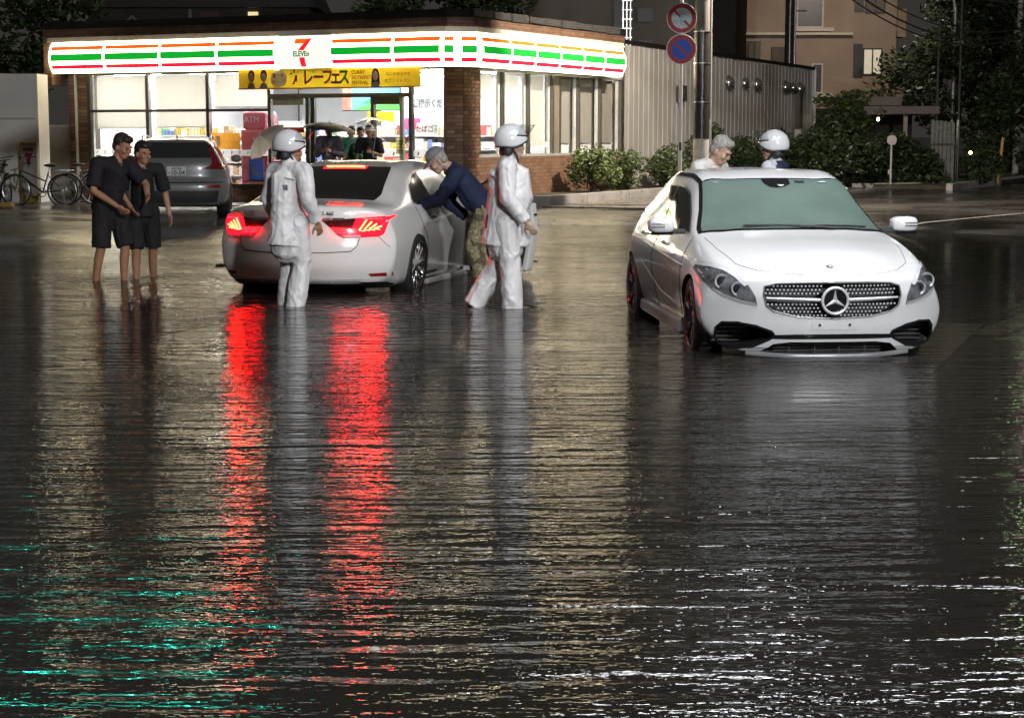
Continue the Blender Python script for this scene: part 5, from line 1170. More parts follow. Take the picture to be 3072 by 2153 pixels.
gar = [(-.30,.842),(.30,.842),(.36,.765),(.40,.742),(-.40,.742),(-.36,.765)]
lx.patch('plate_recess', 'B', [(-.36,.79),(.36,.79),(.33,.60),(-.33,.60)], WH2, -.002, .06)
lx.patch('boot_garnish', 'B', [(-.50,.862),(.50,.862),(.47,.838),(-.47,.838)], CHROME, .012, .05)
lx.line('boot_gap', 'B', [(.635,.66),(.615,.58),(.56,.53),(.3,.518),(-.3,.518),(-.56,.53),(-.615,.58),(-.635,.66)], .0045, SEAM)
lx.patch('plate_panel', 'B', [(-.17,.60),(.17,.60),(.17,.77),(-.17,.77)], mat('plate_white',(.70,.70,.66),.4), .008)
lx.patch('diffuser', 'B', [(-.62,.225),(.62,.225),(.55,.15),(-.55,.15)], MATTB, .005, .06)
for s_, y in (('LUXUR',.48),('LS 460',-.33)):
    h, n = lx.hit('B', y, .905); q = text('boot_lettering', s_ if y < 0 else 'LEXUS', .055, CHROME, lx.t, (h.x-.012, y, .905), (R(90),0,R(-90)), ext=.003)
DG2 = mat('tint_glass', (.010,.009,.009), .06, coat=1.)
rw = [(-1.83,0),(-1.82,.35),(-1.78,.60),(-1.60,.625),(-1.25,.565),(-.98,.52),(-.86,.495),(-.85,0)]
lx.patch('rear_window', 'T', rw + [(x,-y) for x,y in rw[-2:0:-1]], DG2, .005, .06)
br = []
for k in range(33): y = -.21+.42*k/32; h, n = lx.hit('T', -.905, y); br.append(h+n*.012)
bo = MB(); 
for p in br: bo.ell(p, (.014,.0062,.008), 8, 6)
b1 = bo.build('brake_light', mat('brake_led',(.8,.1,.05),.3,emit=(1.0,.02,.006),estr=22), lx.t)
lx.patch('brake_lens', 'T', [(-.965,-.24),(-.965,.24),(-.86,.235),(-.86,-.235)], mat('brake_lens',(.3,.01,.01),.2,emit=(1,.004,.01),estr=2.2), .007, .05, b1)
for sd in (1,-1):
    S_ = 'L' if sd > 0 else 'R'
    gp = [(1.13,.955),(.85,1.14),(.62,1.235),(.30,1.285),(-.2,1.30),(-.60,1.26),(-.92,1.155),(-1.12,1.02),(-1.14,.965),(-1.0,.955)]
    if sd > 0: lx.patch('side_window', S_, gp, DG2, .006)
    else:
        lx.patch('window_surround', S_, [(-.40,1.285),(-.60,1.272),(-.94,1.165),(-1.15,1.02),(-1.17,.955),(-1.0,.945),(-.40,.938)], mat('black_trim',(.02,.02,.02),.3), .003)
        lx.patch('rear_side_window', S_, [(-.45,1.27),(-.60,1.255),(-.92,1.15),(-1.12,1.02),(-1.14,.968),(-1.0,.96),(-.45,.95)], DG2, .006)
        lx.patch('quarter_light', S_, [(1.13,.955),(.85,1.14),(.66,1.215),(.66,.96)], DG2, .006)
    lx.line('door_gap', S_, [(-1.17,.93),(-1.12,.75),(-.98,.58),(-.93,.40),(-.93,.20)], .0045, SEAM)
    h, n = lx.hit(S_, -.72, .80); MB().ell(h+n*.02, (.10,.016,.018), 16, 8).build('door_handle', CHROME, lx.t, smooth=True)
    MB().prism([(1.22,.15),(-.93,.15),(-.93,.09),(1.22,.07)], sd*.84, sd*.925, 'XZ').build('side_skirt', WH2, lx.t, bevel=.02)
    lx.patch('sill_plate', S_, [(-.90,.235),(-.50,.235),(-.50,.205),(-.90,.20)], CHROME, .006)
    mo = MB().ell((.83,sd*1.03,1.0),(.06,.11,.07),18,10).build('wing_mirror', WH2, lx.t, smooth=True); MB().box((.84,sd*.92,.96),(.05,.10,.035)).build('mirror_stalk', MATTB, mo)
fw = [(1.40,0),(1.38,.35),(1.28,.62),(1.0,.57),(.72,.51),(.66,.3),(.65,0)]
lx.patch('windscreen', 'T', fw + [(x,-y) for x,y in fw[-2:0:-1]], DG2, .005, .06)
# dim cabin seen through the open door
SEAT = mat('cabin_leather', (.03,.026,.023), .5)
MB().box((.08,-.58,.48),(.5,.03,.7)).build('cabin_panel', SEAT, lx.t)
MB().box((-.02,-.66,.42),(.52,.2,.22)).build('front_seat', SEAT, lx.t, bevel=.05); MB().box((-.30,-.66,.78),(.16,.2,.62),ry=.15).build('front_seat', SEAT, lx.t, bevel=.05)
MB().box((.08,-.80,.175),(.9,.12,.05)).build('door_sill', SILV, lx.t)
# the open door, hinged at its front edge
hx, hy = .58, -.905
do = bpy.data.objects.new('open_door', None); do.location = (hx, hy, 0); do.rotation_euler = (0,0,R(66)); C.objects.link(do); do.parent = lx.t
dp = [(0,.14),(-.06,.90),(-1.0,.93),(-1.03,.62),(-.93,.17),(-.6,.12)]
q = MB(); q.prism(dp, -.06, .045, 'XZ'); q.build('door_skin', WH2, do, bevel=.02)
MB().prism([(-.05,.20),(-.10,.86),(-.95,.88),(-.97,.6),(-.88,.22)], .046, .07, 'XZ').build('door_card', SEAT, do)
MB().tube([(-.06,0,.92),(-.30,.05,1.12),(-.55,.09,1.235),(-.95,.10,1.26),(-.99,.03,.93)], .016, 8).build('window_rail', mat('black_trim'), do, smooth=True)
MB().add([(-.1,.01,.92),(-.32,.05,1.11),(-.55,.085,1.22),(-.93,.095,1.24),(-.97,.03,.93)],[(0,1,2,3,4)]).build('door_window', glass_mat('door_glass',(.35,.38,.36)), do)
MB().ell((-.88,-.075,.79),(.09,.014,.018),14,8).build('door_handle', CHROME, do, smooth=True)
for z in (.80,.28): MB().cyl((-1.035,-.01,z),(-1.03,.02,z),.012).build('door_bolt', MATTB, do)
lx.wheels(mat('bright_alloy',(.55,.55,.55),.16,1.), dict(n=10, split=(-.10,.10), w0=.012, w1=.011), .335, .262, .25)

# ---------------- grey estate car parked at the store
GREY = paint_mat('grey_paint', (.20,.195,.195), .3)
V_ = dict(x0=-2.38, x1=2.38, W=.925, cf=.45, cr=.20, pf=2.4, pr=3.5, axles=(1.50,-1.37), arch=.36, hub=.335,
 front_z=[(.1,.05),(.4,0),(.7,.08),(1,.2)], rear_z=[(.15,.16),(.3,.03),(.48,.0),(.62,.0),(.68,.05),(.95,.07),(1.05,.10),(1.2,.20),(1.38,.36),(1.5,.44)],
 curves=dict(
  zs=[(-2.38,.24),(-2.0,.2),(2.38,.18)], ws=[(-2.38,.80),(-1.6,.84),(1.5,.84),(2.38,.76)],
  wl=[(-2.38,.90),(-1.4,.92),(0,.89),(1.5,.91),(2.38,.84)], zl=[(-2.38,.44),(0,.40),(2.38,.36)],
  wm=[(-2.38,.915),(-1.4,.925),(0,.92),(1.5,.92),(2.38,.85)], zm=[(-2.38,.70),(0,.70),(1.5,.64),(2.38,.5)],
  wb=[(-2.38,.79),(-1.4,.81),(0,.83),(1.2,.82),(2.38,.74)], zb=[(-2.38,1.02),(-1,1.0),(.5,.96),(1.2,.92),(2.38,.66)],
  wr=[(-2.38,.56),(-1.6,.585),(-.6,.60),(.3,.58),(.9,.64),(1.3,.72),(2.38,.6)], zr=[(-2.38,1.345),(-1.6,1.385),(-.6,1.40),(.1,1.385),(.6,1.22),(1.2,.96),(2.38,.70)],
  zt=[(-2.38,1.395),(-1.6,1.43),(-.6,1.445),(.1,1.43),(.6,1.27),(1.2,1.0),(2.38,.75)]))
VH = R(90+8)
VX, VY = -5.95+math.cos(VH)*2.25, 32.1+math.sin(VH)*2.25
vo = Car('grey_estate_car', 'grey estate car parked nose-in at the lit store front', GREY, V_, (VX, VY, .10), VH)
RG = mat('estate_glass', (.035,.04,.04), .08, coat=1.)
vo.patch('rear_window', 'B', [(-.60,1.075),(-.66,1.10),(-.54,1.345),(.54,1.345),(.66,1.10),(.60,1.075)], RG, .006, .06)
for sd in (1,-1):
    f = (lambda P: P) if sd > 0 else mir
    to = vo.patch('tail_lamp', 'B', f([(.42,.885),(.58,.93),(.62,1.0),(.60,1.08),(.55,1.30),(.60,1.30),(.70,1.10),(.76,.98),(.84,.93),(.82,.87)]), mat('unlit_lens',(.20,.012,.016),.15,coat=1.), .008, .05)
    vo.patch('rear_reflector', 'B', f([(.50,.60),(.76,.60),(.76,.55),(.50,.55)]), mat('reflector_red'), .008, .06)
    S_ = 'L' if sd > 0 else 'R'
    vo.patch('side_window', S_, [(.95,1.0),(.5,1.22),(.1,1.33),(-.6,1.345),(-1.5,1.32),(-1.9,1.22),(-1.85,1.08),(-.6,1.03)], DG2, .006)
    MB().tube([(-2.0,sd*.60,1.40),(-1.9,sd*.60,1.455),(-.8,sd*.60,1.475),(.1,sd*.59,1.44),(.2,sd*.59,1.40)], .014, 8).build('roof_rail', SILV, vo.t, smooth=True)
    MB().ell((.62,sd*1.02,1.03),(.07,.11,.075),16,10).build('wing_mirror', GREY, vo.t, smooth=True)
vo.patch('tailgate_step', 'B', [(-.80,.655),(.80,.655),(.80,.635),(-.80,.635)], SEAM, .004, .08)
vo.patch('lower_bumper', 'B', [(-.74,.50),(.74,.50),(.70,.29),(-.70,.29)], MATTB, .006, .06)
pl = vo.patch('number_plate', 'B', [(-.165,.765),(.165,.765),(.165,.925),(-.165,.925)], mat('plate_white'), .010)
h, n = vo.hit('B', 0, .82); PGN = mat('plate_green',(.02,.06,.04),.5)
text('plate_numbers', '10-04', .115, PGN, pl, (h.x-.022, -.022, .815), (R(90),0,R(-90)), sx=.95, bold=.002); text('plate_district', '品川 300', .042, PGN, pl, (h.x-.030, 0, .893), (R(90),0,R(-90))); text('plate_letter', 'せ', .05, PGN, pl, (h.x-.022, .135, .815), (R(90),0,R(-90)))
h, n = vo.hit('T', -1.7, 0); MB().ell(h+Vector((0,0,.03)),(.06,.02,.035),12,8).build('roof_aerial', GREY, vo.t, smooth=True)
for s_, y in (('V',.18),('O',.09),('L',0),('V',-.09),('O',-.18)): pass
vo.wheels(mat('dark_alloy'), dict(n=5, split=(-.16,.16), w0=.018, w1=.024), .335, .24, .235)

# ------------------------------------------------------------------ people
SKIN = mat('skin', (.50,.32,.23), .5, var=.12, scale=12); SKIN2 = mat('skin_tan', (.38,.20,.115), .5, var=.15, scale=12)
def rotz(a): return Matrix.Rotation(a, 3, 'Z')
def capsule(mb, pts, rad, n=12):
    mb.tube(pts, rad, n)
    for p, r in ((pts[0], rad[0]), (pts[-1], rad[-1])):
        rr = r if hasattr(r, '__len__') else (r, r); m_ = min(rr)*.98; mb.ell(p, (m_,m_,m_), 10, 6)
def sleeve(mb, pts, rad, n=14):
    mb.tube(pts, rad, n); r = rad[0]; mb.ell(pts[0], (r*.98,)*3, 10, 6)
def solid(name, mb, voxel, m, parent, smooth=3, fold=0., fscale=(9,9,4), label=None, seed=0):
    me = mb.mesh('raw'); o = bpy.data.objects.new('raw', me); C.objects.link(o)
    r = o.modifiers.new('r', 'REMESH'); r.mode = 'VOXEL'; r.voxel_size = voxel
    if smooth: k = o.modifiers.new('s', 'SMOOTH'); k.iterations = smooth; k.factor = .5
    me2 = evaluated(o); bpy.data.objects.remove(o)
    if fold:
        nrm = [v.normal.copy() for v in me2.vertices]
        for i, v in enumerate(me2.vertices):
            q = Vector((v.co.x*fscale[0], v.co.y*fscale[1], v.co.z*fscale[2]+seed))
            wq = q + Vector((noise.noise(q*.7), noise.noise(q*.7+Vector((5,0,0))), noise.noise(q*.7+Vector((0,9,0)))))*.9
            a = noise.noise(wq); b = noise.noise(wq*2.1 + Vector((7,3,1)))
            v.co += nrm[i] * fold * ((.55-2.2*abs(a))*.8 + (.4-1.6*abs(b))*.32)
    me2.polygons.foreach_set('use_smooth', [True]*len(me2.polygons)); me2.materials.clear(); me2.materials.append(m)
    q = bpy.data.objects.new(name, me2); return link(q, parent, label)
def pose(**k):
    p = dict(hip=(0,0,.92), chest=(0,0,1.22), neck=(0,.015,1.44), head=(0,-.01,1.585), hyaw=0, hpitch=0, hroll=0,
             sl=(.19,0,1.385), el=(.25,.03,1.11), wl=(.25,-.05,.87), sr=(-.19,0,1.385), er=(-.25,.03,1.11), wr=(-.25,-.05,.87),
             hl=(.095,0,.90), kl=(.105,-.015,.49), al=(.11,.02,.07), hr=(-.095,0,.90), kr=(-.105,-.015,.49), ar=(-.11,.02,.07), tyaw=0)
    p.update(k); return p
def head_geo(mb, M):
    def e(c, d): mb.ell(M @ Vector(c), d, 14, 10, M.to_3x3())
    e((0,.012,.03),(.074,.092,.098)); e((0,-.02,-.035),(.063,.074,.088)); e((0,-.048,-.095),(.046,.045,.036)); e((0,-.085,.015),(.05,.018,.018))
    e((0,-.100,-.035),(.013,.020,.022)); e((0,-.088,-.005),(.010,.016,.03)); e((0,-.085,-.072),(.026,.016,.014))
    for s in (-1,1): e((s*.076,.012,-.03),(.012,.020,.032)); e((s*.042,-.070,-.04),(.022,.02,.022))
def hand_geo(mb, w, d, palm_n, curl=.5, size=1.0):
    d = Vector(d).normalized(); n = Vector(palm_n); n = (n - d*n.dot(d)).normalized(); s = d.cross(n)
    w = Vector(w); pc = w + d*.045*size
    M = Matrix((s, d, n)).transposed()
    mb.ell(pc, (.040*size,.052*size,.017*size), 12, 8, M)
    for i, (off, ln) in enumerate(((-.030,.062),(-.010,.072),(.010,.068),(.029,.054))):
        p = w + d*.085*size + s*off*size; pts = [p]; a = curl*.5; 
        for k in range(3):
            dd = (d*math.cos(a) + n*math.sin(a)).normalized(); p = p + dd*ln*size*(.45,.32,.25)[k]; pts.append(p); a += curl
        mb.tube(pts, [.0092*size,.009*size,.0085*size,.0075*size], 8)
    b = w + d*.03*size - s*.036*size; mb.tube([b, b + (d*.7-s*.7+n*.25)*.035*size, b + (d*1.15-s*.62+n*.5)*.058*size], [.0125*size,.011*size,.009*size], 8)
def person(label, loc, rz, P, top, top_m, bot, bot_m, skin=SKIN, hair=None, hat=None, k=1.0, bulk=1.0, curl=.45, grp=None, belly=0., footwear=True, fold=.013, hair_top=True):
    t = thing('person', label, 'person', loc, rz, grp); t.scale = (k,k,k)
    V = {n: Vector(v) for n, v in P.items() if hasattr(v, '__len__')}
    MH_ = Matrix.Translation(V['head']) @ Matrix.Rotation(P['hyaw'],4,'Z') @ Matrix.Rotation(P['hpitch'],4,'X') @ Matrix.Rotation(P['hroll'],4,'Y')
    b = MB(); head_geo(b, MH_)
    hb = MH_ @ Vector((0,.02,-.06)); capsule(b, [hb, V['neck'], V['neck'].lerp(V['chest'],.25)], [.052,.056,.075])
    capsule(b, [V['neck'].lerp(V['chest'],.15), V['chest'], V['hip']], [(.10,.08),(.135,.095),(.125,.095)])
    for s in 'lr':
        S, E, W_ = V['s'+s], V['e'+s], V['w'+s]; capsule(b, [V['neck'].lerp(V['chest'],.3), S], [.06,.055]); capsule(b, [S, S.lerp(E,.5), E], [.052,.046,.038]); capsule(b, [E, E.lerp(W_,.35), W_], [.038,.038,.026])
        fd = (W_-E).normalized(); inw = Vector((-1 if s == 'l' else 1, -.3, 0)); hand_geo(b, W_, fd if not P.get('hd'+s) else P['hd'+s], P.get('pn'+s, inw), curl)
        Hh, K, A = V['h'+s], V['k'+s], V['a'+s]; capsule(b, [Hh, Hh.lerp(K,.5), K], [.085,.07,.052]); capsule(b, [K, K.lerp(A,.35)+Vector((0,.012,0)), A], [.05,.052,.034])
        fy = P.get('foot'+s, 0); ft = A + rotz(fy) @ Vector((0,-.15,-.045)); capsule(b, [A + Vector((0,.03,-.04)), A+ rotz(fy) @ Vector((0,-.06,-.035)), ft], [(.034,.03),(.04,.028),(.036,.02)])
    solid('body', b, .0085, skin, t, 2)
    # face details
    for s in (-1,1):
        MB().ell(MH_ @ Vector((s*.032,-.088,-.012)), (.013,.006,.006), 10, 6, MH_.to_3x3()).build('eye', mat('eye',(.05,.035,.03),.2), t, smooth=True)
        MB().ell(MH_ @ Vector((s*.034,-.092,.012)), (.021,.007,.005), 10, 6, MH_.to_3x3()).build('eyebrow', mat('brow',(.04,.03,.025),.7), t, smooth=True)
    MB().ell(MH_ @ Vector((0,-.100,-.078)), (.022,.006,.006), 10, 6, MH_.to_3x3()).build('mouth', mat('lip',(.34,.14,.12),.5), t, smooth=True)
    if hair:
        h = MB(); R3 = MH_.to_3x3(); h.ell(MH_ @ Vector((0,.028,.045)), (.084,.094,.092), 20, 14, R3); h.ell(MH_ @ Vector((0,.055,-.01)), (.080,.058,.075), 16, 10, R3); h.ell(MH_ @ Vector((0,-.045,.085)), (.066,.05,.042), 14, 8, R3)
        solid('hair', h, .009, hair, t, 2, .010, (45,45,45))
    # jacket / shirt
    j = MB(); B = bulk
    if top != 'none':
        lo = V['hip'] + (V['hip']-V['chest']).normalized()*(.25 if top == 'coat' else .07)
        capsule(j, [V['neck'].lerp(V['chest'],.10), V['neck'].lerp(V['chest'],.42), V['chest'].lerp(V['hip'],.35)+Vector((0,-belly,0)), V['hip'], lo], [(.075*B,.068*B),(.168*B,.118*B),(.178*B,(.128+belly)*B),(.175*B,.132*B),((.192*B,.155*B) if top == 'coat' else (.180*B,.138*B))], 18)
        for s in 'lr':
            S, E, W_ = V['s'+s], V['e'+s], V['w'+s]; c0 = V['neck'].lerp(V['chest'],.28)
            capsule(j, [c0, S], [.085*B,.075*B])
            if top in ('coat','long'): capsule(j, [S, S.lerp(E,.5), E], [.075*B,.070*B,.064*B]); sleeve(j, [E, E.lerp(W_,.5), E.lerp(W_,.95)], [.064*B,.058*B,.052*B])
            else: sleeve(j, [S, S.lerp(E,.5), S.lerp(E,.86)], [.074*B,.076*B,.080*B])
        if top == 'coat': capsule(j, [V['neck']+Vector((0,0,-.01)), V['neck'].lerp(V['head'],.30)], [(.078,.075),(.074,.072)], 14)
        solid('jacket' if top in ('coat','long') else 'shirt', j, .0095, top_m, t, 2, fold if top != 'shirt' else fold*1.0, (9,9,6), seed=loc[0])
    q = MB()
    capsule(q, [V['hip']+Vector((0,0,.06)), V['hip'], (V['hl']+V['hr'])/2+Vector((0,0,-.06))], [(.150*B,.115*B),(.158*B,.125*B),(.15*B,.12*B)], 16)
    for s in 'lr':
        Hh, K, A = V['h'+s], V['k'+s], V['a'+s]
        if bot == 'shorts': sleeve(q, [Hh, Hh.lerp(K,.5), Hh.lerp(K,1.04)], [.100*B,.098*B,.094*B])
        else: capsule(q, [Hh, Hh.lerp(K,.5), K], [.102*B,.094*B,.084*B]); sleeve(q, [K, K.lerp(A,.5), A+Vector((0,0,-.02))], [.084*B,.084*B,.084*B])
    solid('shorts' if bot == 'shorts' else 'trousers', q, .0095, bot_m, t, 2, fold*1.2, (9,9,5), seed=loc[1])
    if footwear:
        for s in 'lr':
            A = V['a'+s]; fy = P.get('foot'+s, 0); f = MB(); capsule(f, [A+Vector((0,.035,-.035)), A+rotz(fy)@Vector((0,-.06,-.03)), A+rotz(fy)@Vector((0,-.16,-.045))], [(.045,.045),(.05,.042),(.043,.028)]); capsule(f, [A+Vector((0,.01,.08)), A+Vector((0,.01,-.02))], [.052,.05])
            solid('boot', f, .012, mat('boot',(.05,.05,.05),.4), t, 2)
    if hat: hat(t, MH_)
    return t
HELM = mat('helmet_white', (.72,.72,.73), .18, coat=.8, var=.03); STRAP = mat('helmet_strap', (.02,.02,.02), .5)
VISOR = glass_mat('visor', (.86,.88,.88), .05, .2)
def helmet(visor_up=True, col=HELM):
    def f(t, M):
        R3 = M.to_3x3(); n, m_ = 28, 14; vs = []; fs = []
        for j in range(m_+1):
            for i in range(n):
                b = 2*PI*i/n; fr_ = max(0, -math.sin(b)); low = 2.02 - .50*fr_**1.5      # front edge higher than the nape
                a = low*j/m_; p = Vector((.130*math.sin(a)*math.cos(b), .155*math.sin(a)*math.sin(b)+.014, .150*math.cos(a)+.030)); vs.append(M @ p)
        for j in range(m_):
            for i in range(n): fs.append((j*n+i, j*n+(i+1)%n, (j+1)*n+(i+1)%n, (j+1)*n+i))
        o = MB().add(vs, fs).build('helmet', col, t, smooth=True); so = o.modifiers.new('s','SOLIDIFY'); so.thickness = .018; so.offset = -1
        rim = [vs[m_*n+i] for i in range(n)]; MB().tube(rim+[rim[0]], .007, 8, False).build('helmet_trim', STRAP, o, smooth=True)
        MB().tube([M @ Vector((.105,.03,-.03)), M @ Vector((.07,-.03,-.10)), M @ Vector((0,-.06,-.155)), M @ Vector((-.07,-.03,-.10)), M @ Vector((-.105,.03,-.03))], .010, 8).build('chin_strap', STRAP, o, smooth=True)
        for s in (-1,1): solid('ear_flap', MB().ell(M @ Vector((s*.088,.045,-.06)), (.022,.05,.055), 12, 8, R3), .01, STRAP, o, 1)
        solid('nape_guard', MB().ell(M @ Vector((0,.085,-.07)), (.075,.035,.05), 14, 8, R3), .01, STRAP, o, 1)
        pv = []; pf = []
        for j in range(7):
            for i in range(15):
                b = R(-200+ i*160/14 + 30); a = (j/6)
                el = R(8+26*a) if visor_up else R(12-42*a); rr = (.150+.06*a) if visor_up else .165
                pv.append(M @ Vector((rr*.82*math.cos(b), rr*math.sin(b)*1.0+.005, .075+.10*a*(1 if visor_up else -1.3))))
        for j in range(6):
            for i in range(14): pf.append((j*15+i, j*15+i+1, (j+1)*15+i+1, (j+1)*15+i))
        MB().add(pv, pf).build('visor', VISOR, o, smooth=True)
        MB().tube([pv[i] for i in range(15)], .006, 6).build('visor_hinge_band', STRAP, o, smooth=True)
    return f
def cap(col, brim=True, bucket=False):
    m_ = mat('hat_%s' % str(col), col, .8, var=.15, scale=30)
    def f(t, M):
        vs = []; fs = []; n = 22
        for j in range(9):
            a = 1.62*j/8
            for i in range(n):
                b = 2*PI*i/n; vs.append(M @ Vector((.093*math.sin(a)*math.cos(b), .112*math.sin(a)*math.sin(b)+.012, .092*math.cos(a)+.055)))
        for j in range(8):
            for i in range(n): fs.append((j*n+i, j*n+(i+1)%n, (j+1)*n+(i+1)%n, (j+1)*n+i))
        if bucket:
            base = len(vs)
            for i in range(n): b = 2*PI*i/n; vs.append(M @ Vector((.15*math.cos(b), .165*math.sin(b)+.012, .025)))
            for i in range(n): fs.append((8*n+i, 8*n+(i+1)%n, base+(i+1)%n, base+i))
        o = MB().add(vs, fs).build('hat', m_, t, smooth=True); so = o.modifiers.new('s','SOLIDIFY'); so.thickness = .006
        if brim and not bucket:
            bv = []; bf = []
            for j in range(4):
                for i in range(9): b = R(-155+i*130/8); r_ = .10+.075*j/3; bv.append(M @ Vector((r_*.85*math.cos(b), r_*math.sin(b), .05-.014*j)))
            for j in range(3):
                for i in range(8): bf.append((j*9+i, j*9+i+1, (j+1)*9+i+1, (j+1)*9+i))
            q = MB().add(bv, bf).build('hat_peak', m_, o, smooth=True); s2 = q.modifiers.new('s','SOLIDIFY'); s2.thickness = .005
    return f
RAIN = mat('white_raincoat', (.72,.70,.69), .42, var=.13, scale=2.5, bump=.3, bscale=18); RAIN2 = mat('white_rain_trousers', (.70,.68,.67), .40, var=.13, scale=2.5, bump=.3, bscale=20)
BLACKC = mat('black_cotton', (.010,.0095,.011), .85, var=.2); BLACKS = mat('black_shorts', (.009,.009,.0095), .85); NAVY = mat('navy_fleece', (.014,.022,.06), .85, var=.25, scale=8, bump=.3, bscale=50)
HAIRB = mat('black_hair', (.018,.014,.012), .55, var=.3, scale=60); HAIRG = mat('grey_hair', (.34,.32,.29), .6, var=.35, scale=60); WSHIRT = mat('white_shirt', (.72,.70,.66), .8, var=.05)
def camo():
    m_ = mat('camouflage', (.2,.17,.1), .85); t = m_.node_tree; b = t.nodes['Principled BSDF']; n = t.nodes.new('ShaderNodeTexNoise'); n.inputs['Scale'].default_value = 9; n.inputs['Detail'].default_value = 2
    tc = t.nodes.new('ShaderNodeTexCoord'); t.links.new(tc.outputs['Object'], n.inputs['Vector']); r = t.nodes.new('ShaderNodeValToRGB'); r.color_ramp.interpolation = 'CONSTANT'; e = r.color_ramp.elements
    e[0].color = (.09,.08,.045,1); e[1].position = .45; e[1].color = (.27,.21,.12,1); e.new(.54).color = (.16,.16,.08,1); e.new(.6).color = (.40,.32,.2,1)
    t.links.new(n.outputs['Fac'], r.inputs[0]); t.links.new(r.outputs[0], b.inputs['Base Color']); return m_
WZ = -.12
# officer with his back to us at the boot of the sedan
person('officer in white raincoat and helmet standing behind the sedan boot with his back turned', (-2.08,16.9,WZ), R(142),
    pose(hip=(0,.02,.93), chest=(0,0,1.22), hyaw=R(-38), hpitch=R(6), sl=(.19,.01,1.38), el=(.26,.03,1.12), wl=(.24,-.05,.90), sr=(-.19,.0,1.38), er=(-.27,.03,1.12), wr=(-.27,-.08,.90), kr=(-.10,-.05,.5), ar=(-.09,.05,.08), kl=(.10,-.10,.50), al=(.10,-.03,.08)),
    'coat', RAIN, 'trousers', RAIN2, SKIN2, HAIRB, helmet(True), 1.0, 1.10, .55, 'traffic officers in white', fold=.012)
# officer walking past the open door
person('officer in white raincoat with raised clear visor wading past the open car door', (-.05,16.72,WZ), R(92),
    pose(hip=(0,0,.93), chest=(0,-.01,1.22), neck=(0,-.01,1.44), head=(0,-.05,1.60), hyaw=R(8), hpitch=R(2), el=(.24,.06,1.12), wl=(.22,-.10,.90), er=(-.25,.0,1.12), wr=(-.24,-.17,.90), kr=(-.10,-.03,.5), ar=(-.10,-.05,.07), kl=(.10,.07,.5), al=(.11,.30,.14)),
    'coat', RAIN, 'trousers', RAIN2, SKIN, HAIRB, helmet(True), 1.02, 1.15, .5, 'traffic officers in white', belly=.03, fold=.012)
for o_ in [x for x in C.objects if x.name.startswith('person') and 'raincoat' in x.get('label','')]:
    MB().box((-.02,.165,.90),(.10,.05,.13),rx=.1).build('radio_pouch', mat('pouch_black',(.02,.02,.022),.5), o_, bevel=.012)
    MB().tube([(-.17,.10,1.30),(-.08,.145,1.315),(0,.155,1.32),(.08,.145,1.315),(.17,.10,1.30)],.006,6).build('back_seam', mat('seam_grey',(.35,.34,.34),.6), o_, smooth=True)
    MB().box((-.03,.155,1.23),(.20,.012,.045)).build('back_lettering_patch', mat('patch_grey',(.33,.33,.36),.5,var=.6,scale=45), o_)
# officer behind the hatchback
oc = person('officer in white helmet and navy yoked jacket talking behind the white hatchback', (2.60,18.0,WZ), R(-112), pose(hyaw=R(6), hpitch=R(3)), 'coat', mat('patrol_jacket',(.62,.63,.66),.5), 'trousers', mat('navy_trousers',(.02,.025,.05),.7), SKIN, HAIRB, helmet(True), 1.0, 1.02, .4, 'traffic officers in white')
yk = MB(); yk.ell((0,.05,1.38),(.185,.105,.085),20,12); solid('jacket_yoke', yk, .014, mat('navy_yoke',(.02,.025,.06),.6), oc, 2)
for s_ in (-1,1): MB().box((s_*.13,.13,1.28),(.10,.02,.05),rx=.2).build('reflective_tape', mat('tape',(.7,.7,.72),.3), oc)
person('grey-haired man in white T-shirt with bowed head behind the white hatchback', (1.86,17.85,WZ), R(52),
    pose(chest=(0,-.06,1.22), neck=(0,-.13,1.40), head=(0,-.23,1.52), hpitch=R(30), hyaw=R(6), sl=(.19,-.10,1.36), sr=(-.19,-.10,1.36), el=(.25,-.12,1.08), wl=(.10,-.34,1.08), er=(-.25,-.12,1.08), wr=(-.10,-.34,1.08)), 'shirt', WSHIRT, 'trousers', mat('grey_slacks',(.1,.1,.1),.8), SKIN, HAIRG, None, 1.03, 1.05, .6)
# man leaning into the saloon
person('man in navy jacket and camouflage trousers leaning into the open sedan door', (-.37,19.5,WZ), R(-86),
    pose(hip=(0,.06,.92), chest=(0,-.15,1.15), neck=(0,-.28,1.34), head=(0,-.43,1.41), hpitch=R(36), sl=(.19,-.23,1.27), sr=(-.19,-.23,1.27), el=(.22,-.42,1.0), wl=(.12,-.62,.95), er=(-.24,-.30,.96), wr=(-.20,-.10,.80), hl=(.10,.06,.90), hr=(-.10,.06,.90), kl=(.12,-.05,.48), kr=(-.12,.0,.48), al=(.12,.06,.07), ar=(-.12,.10,.07)),
    'long', NAVY, 'trousers', camo(), SKIN, HAIRG, cap((.20,.20,.21)), 1.02, 1.12, .5, fold=.012)
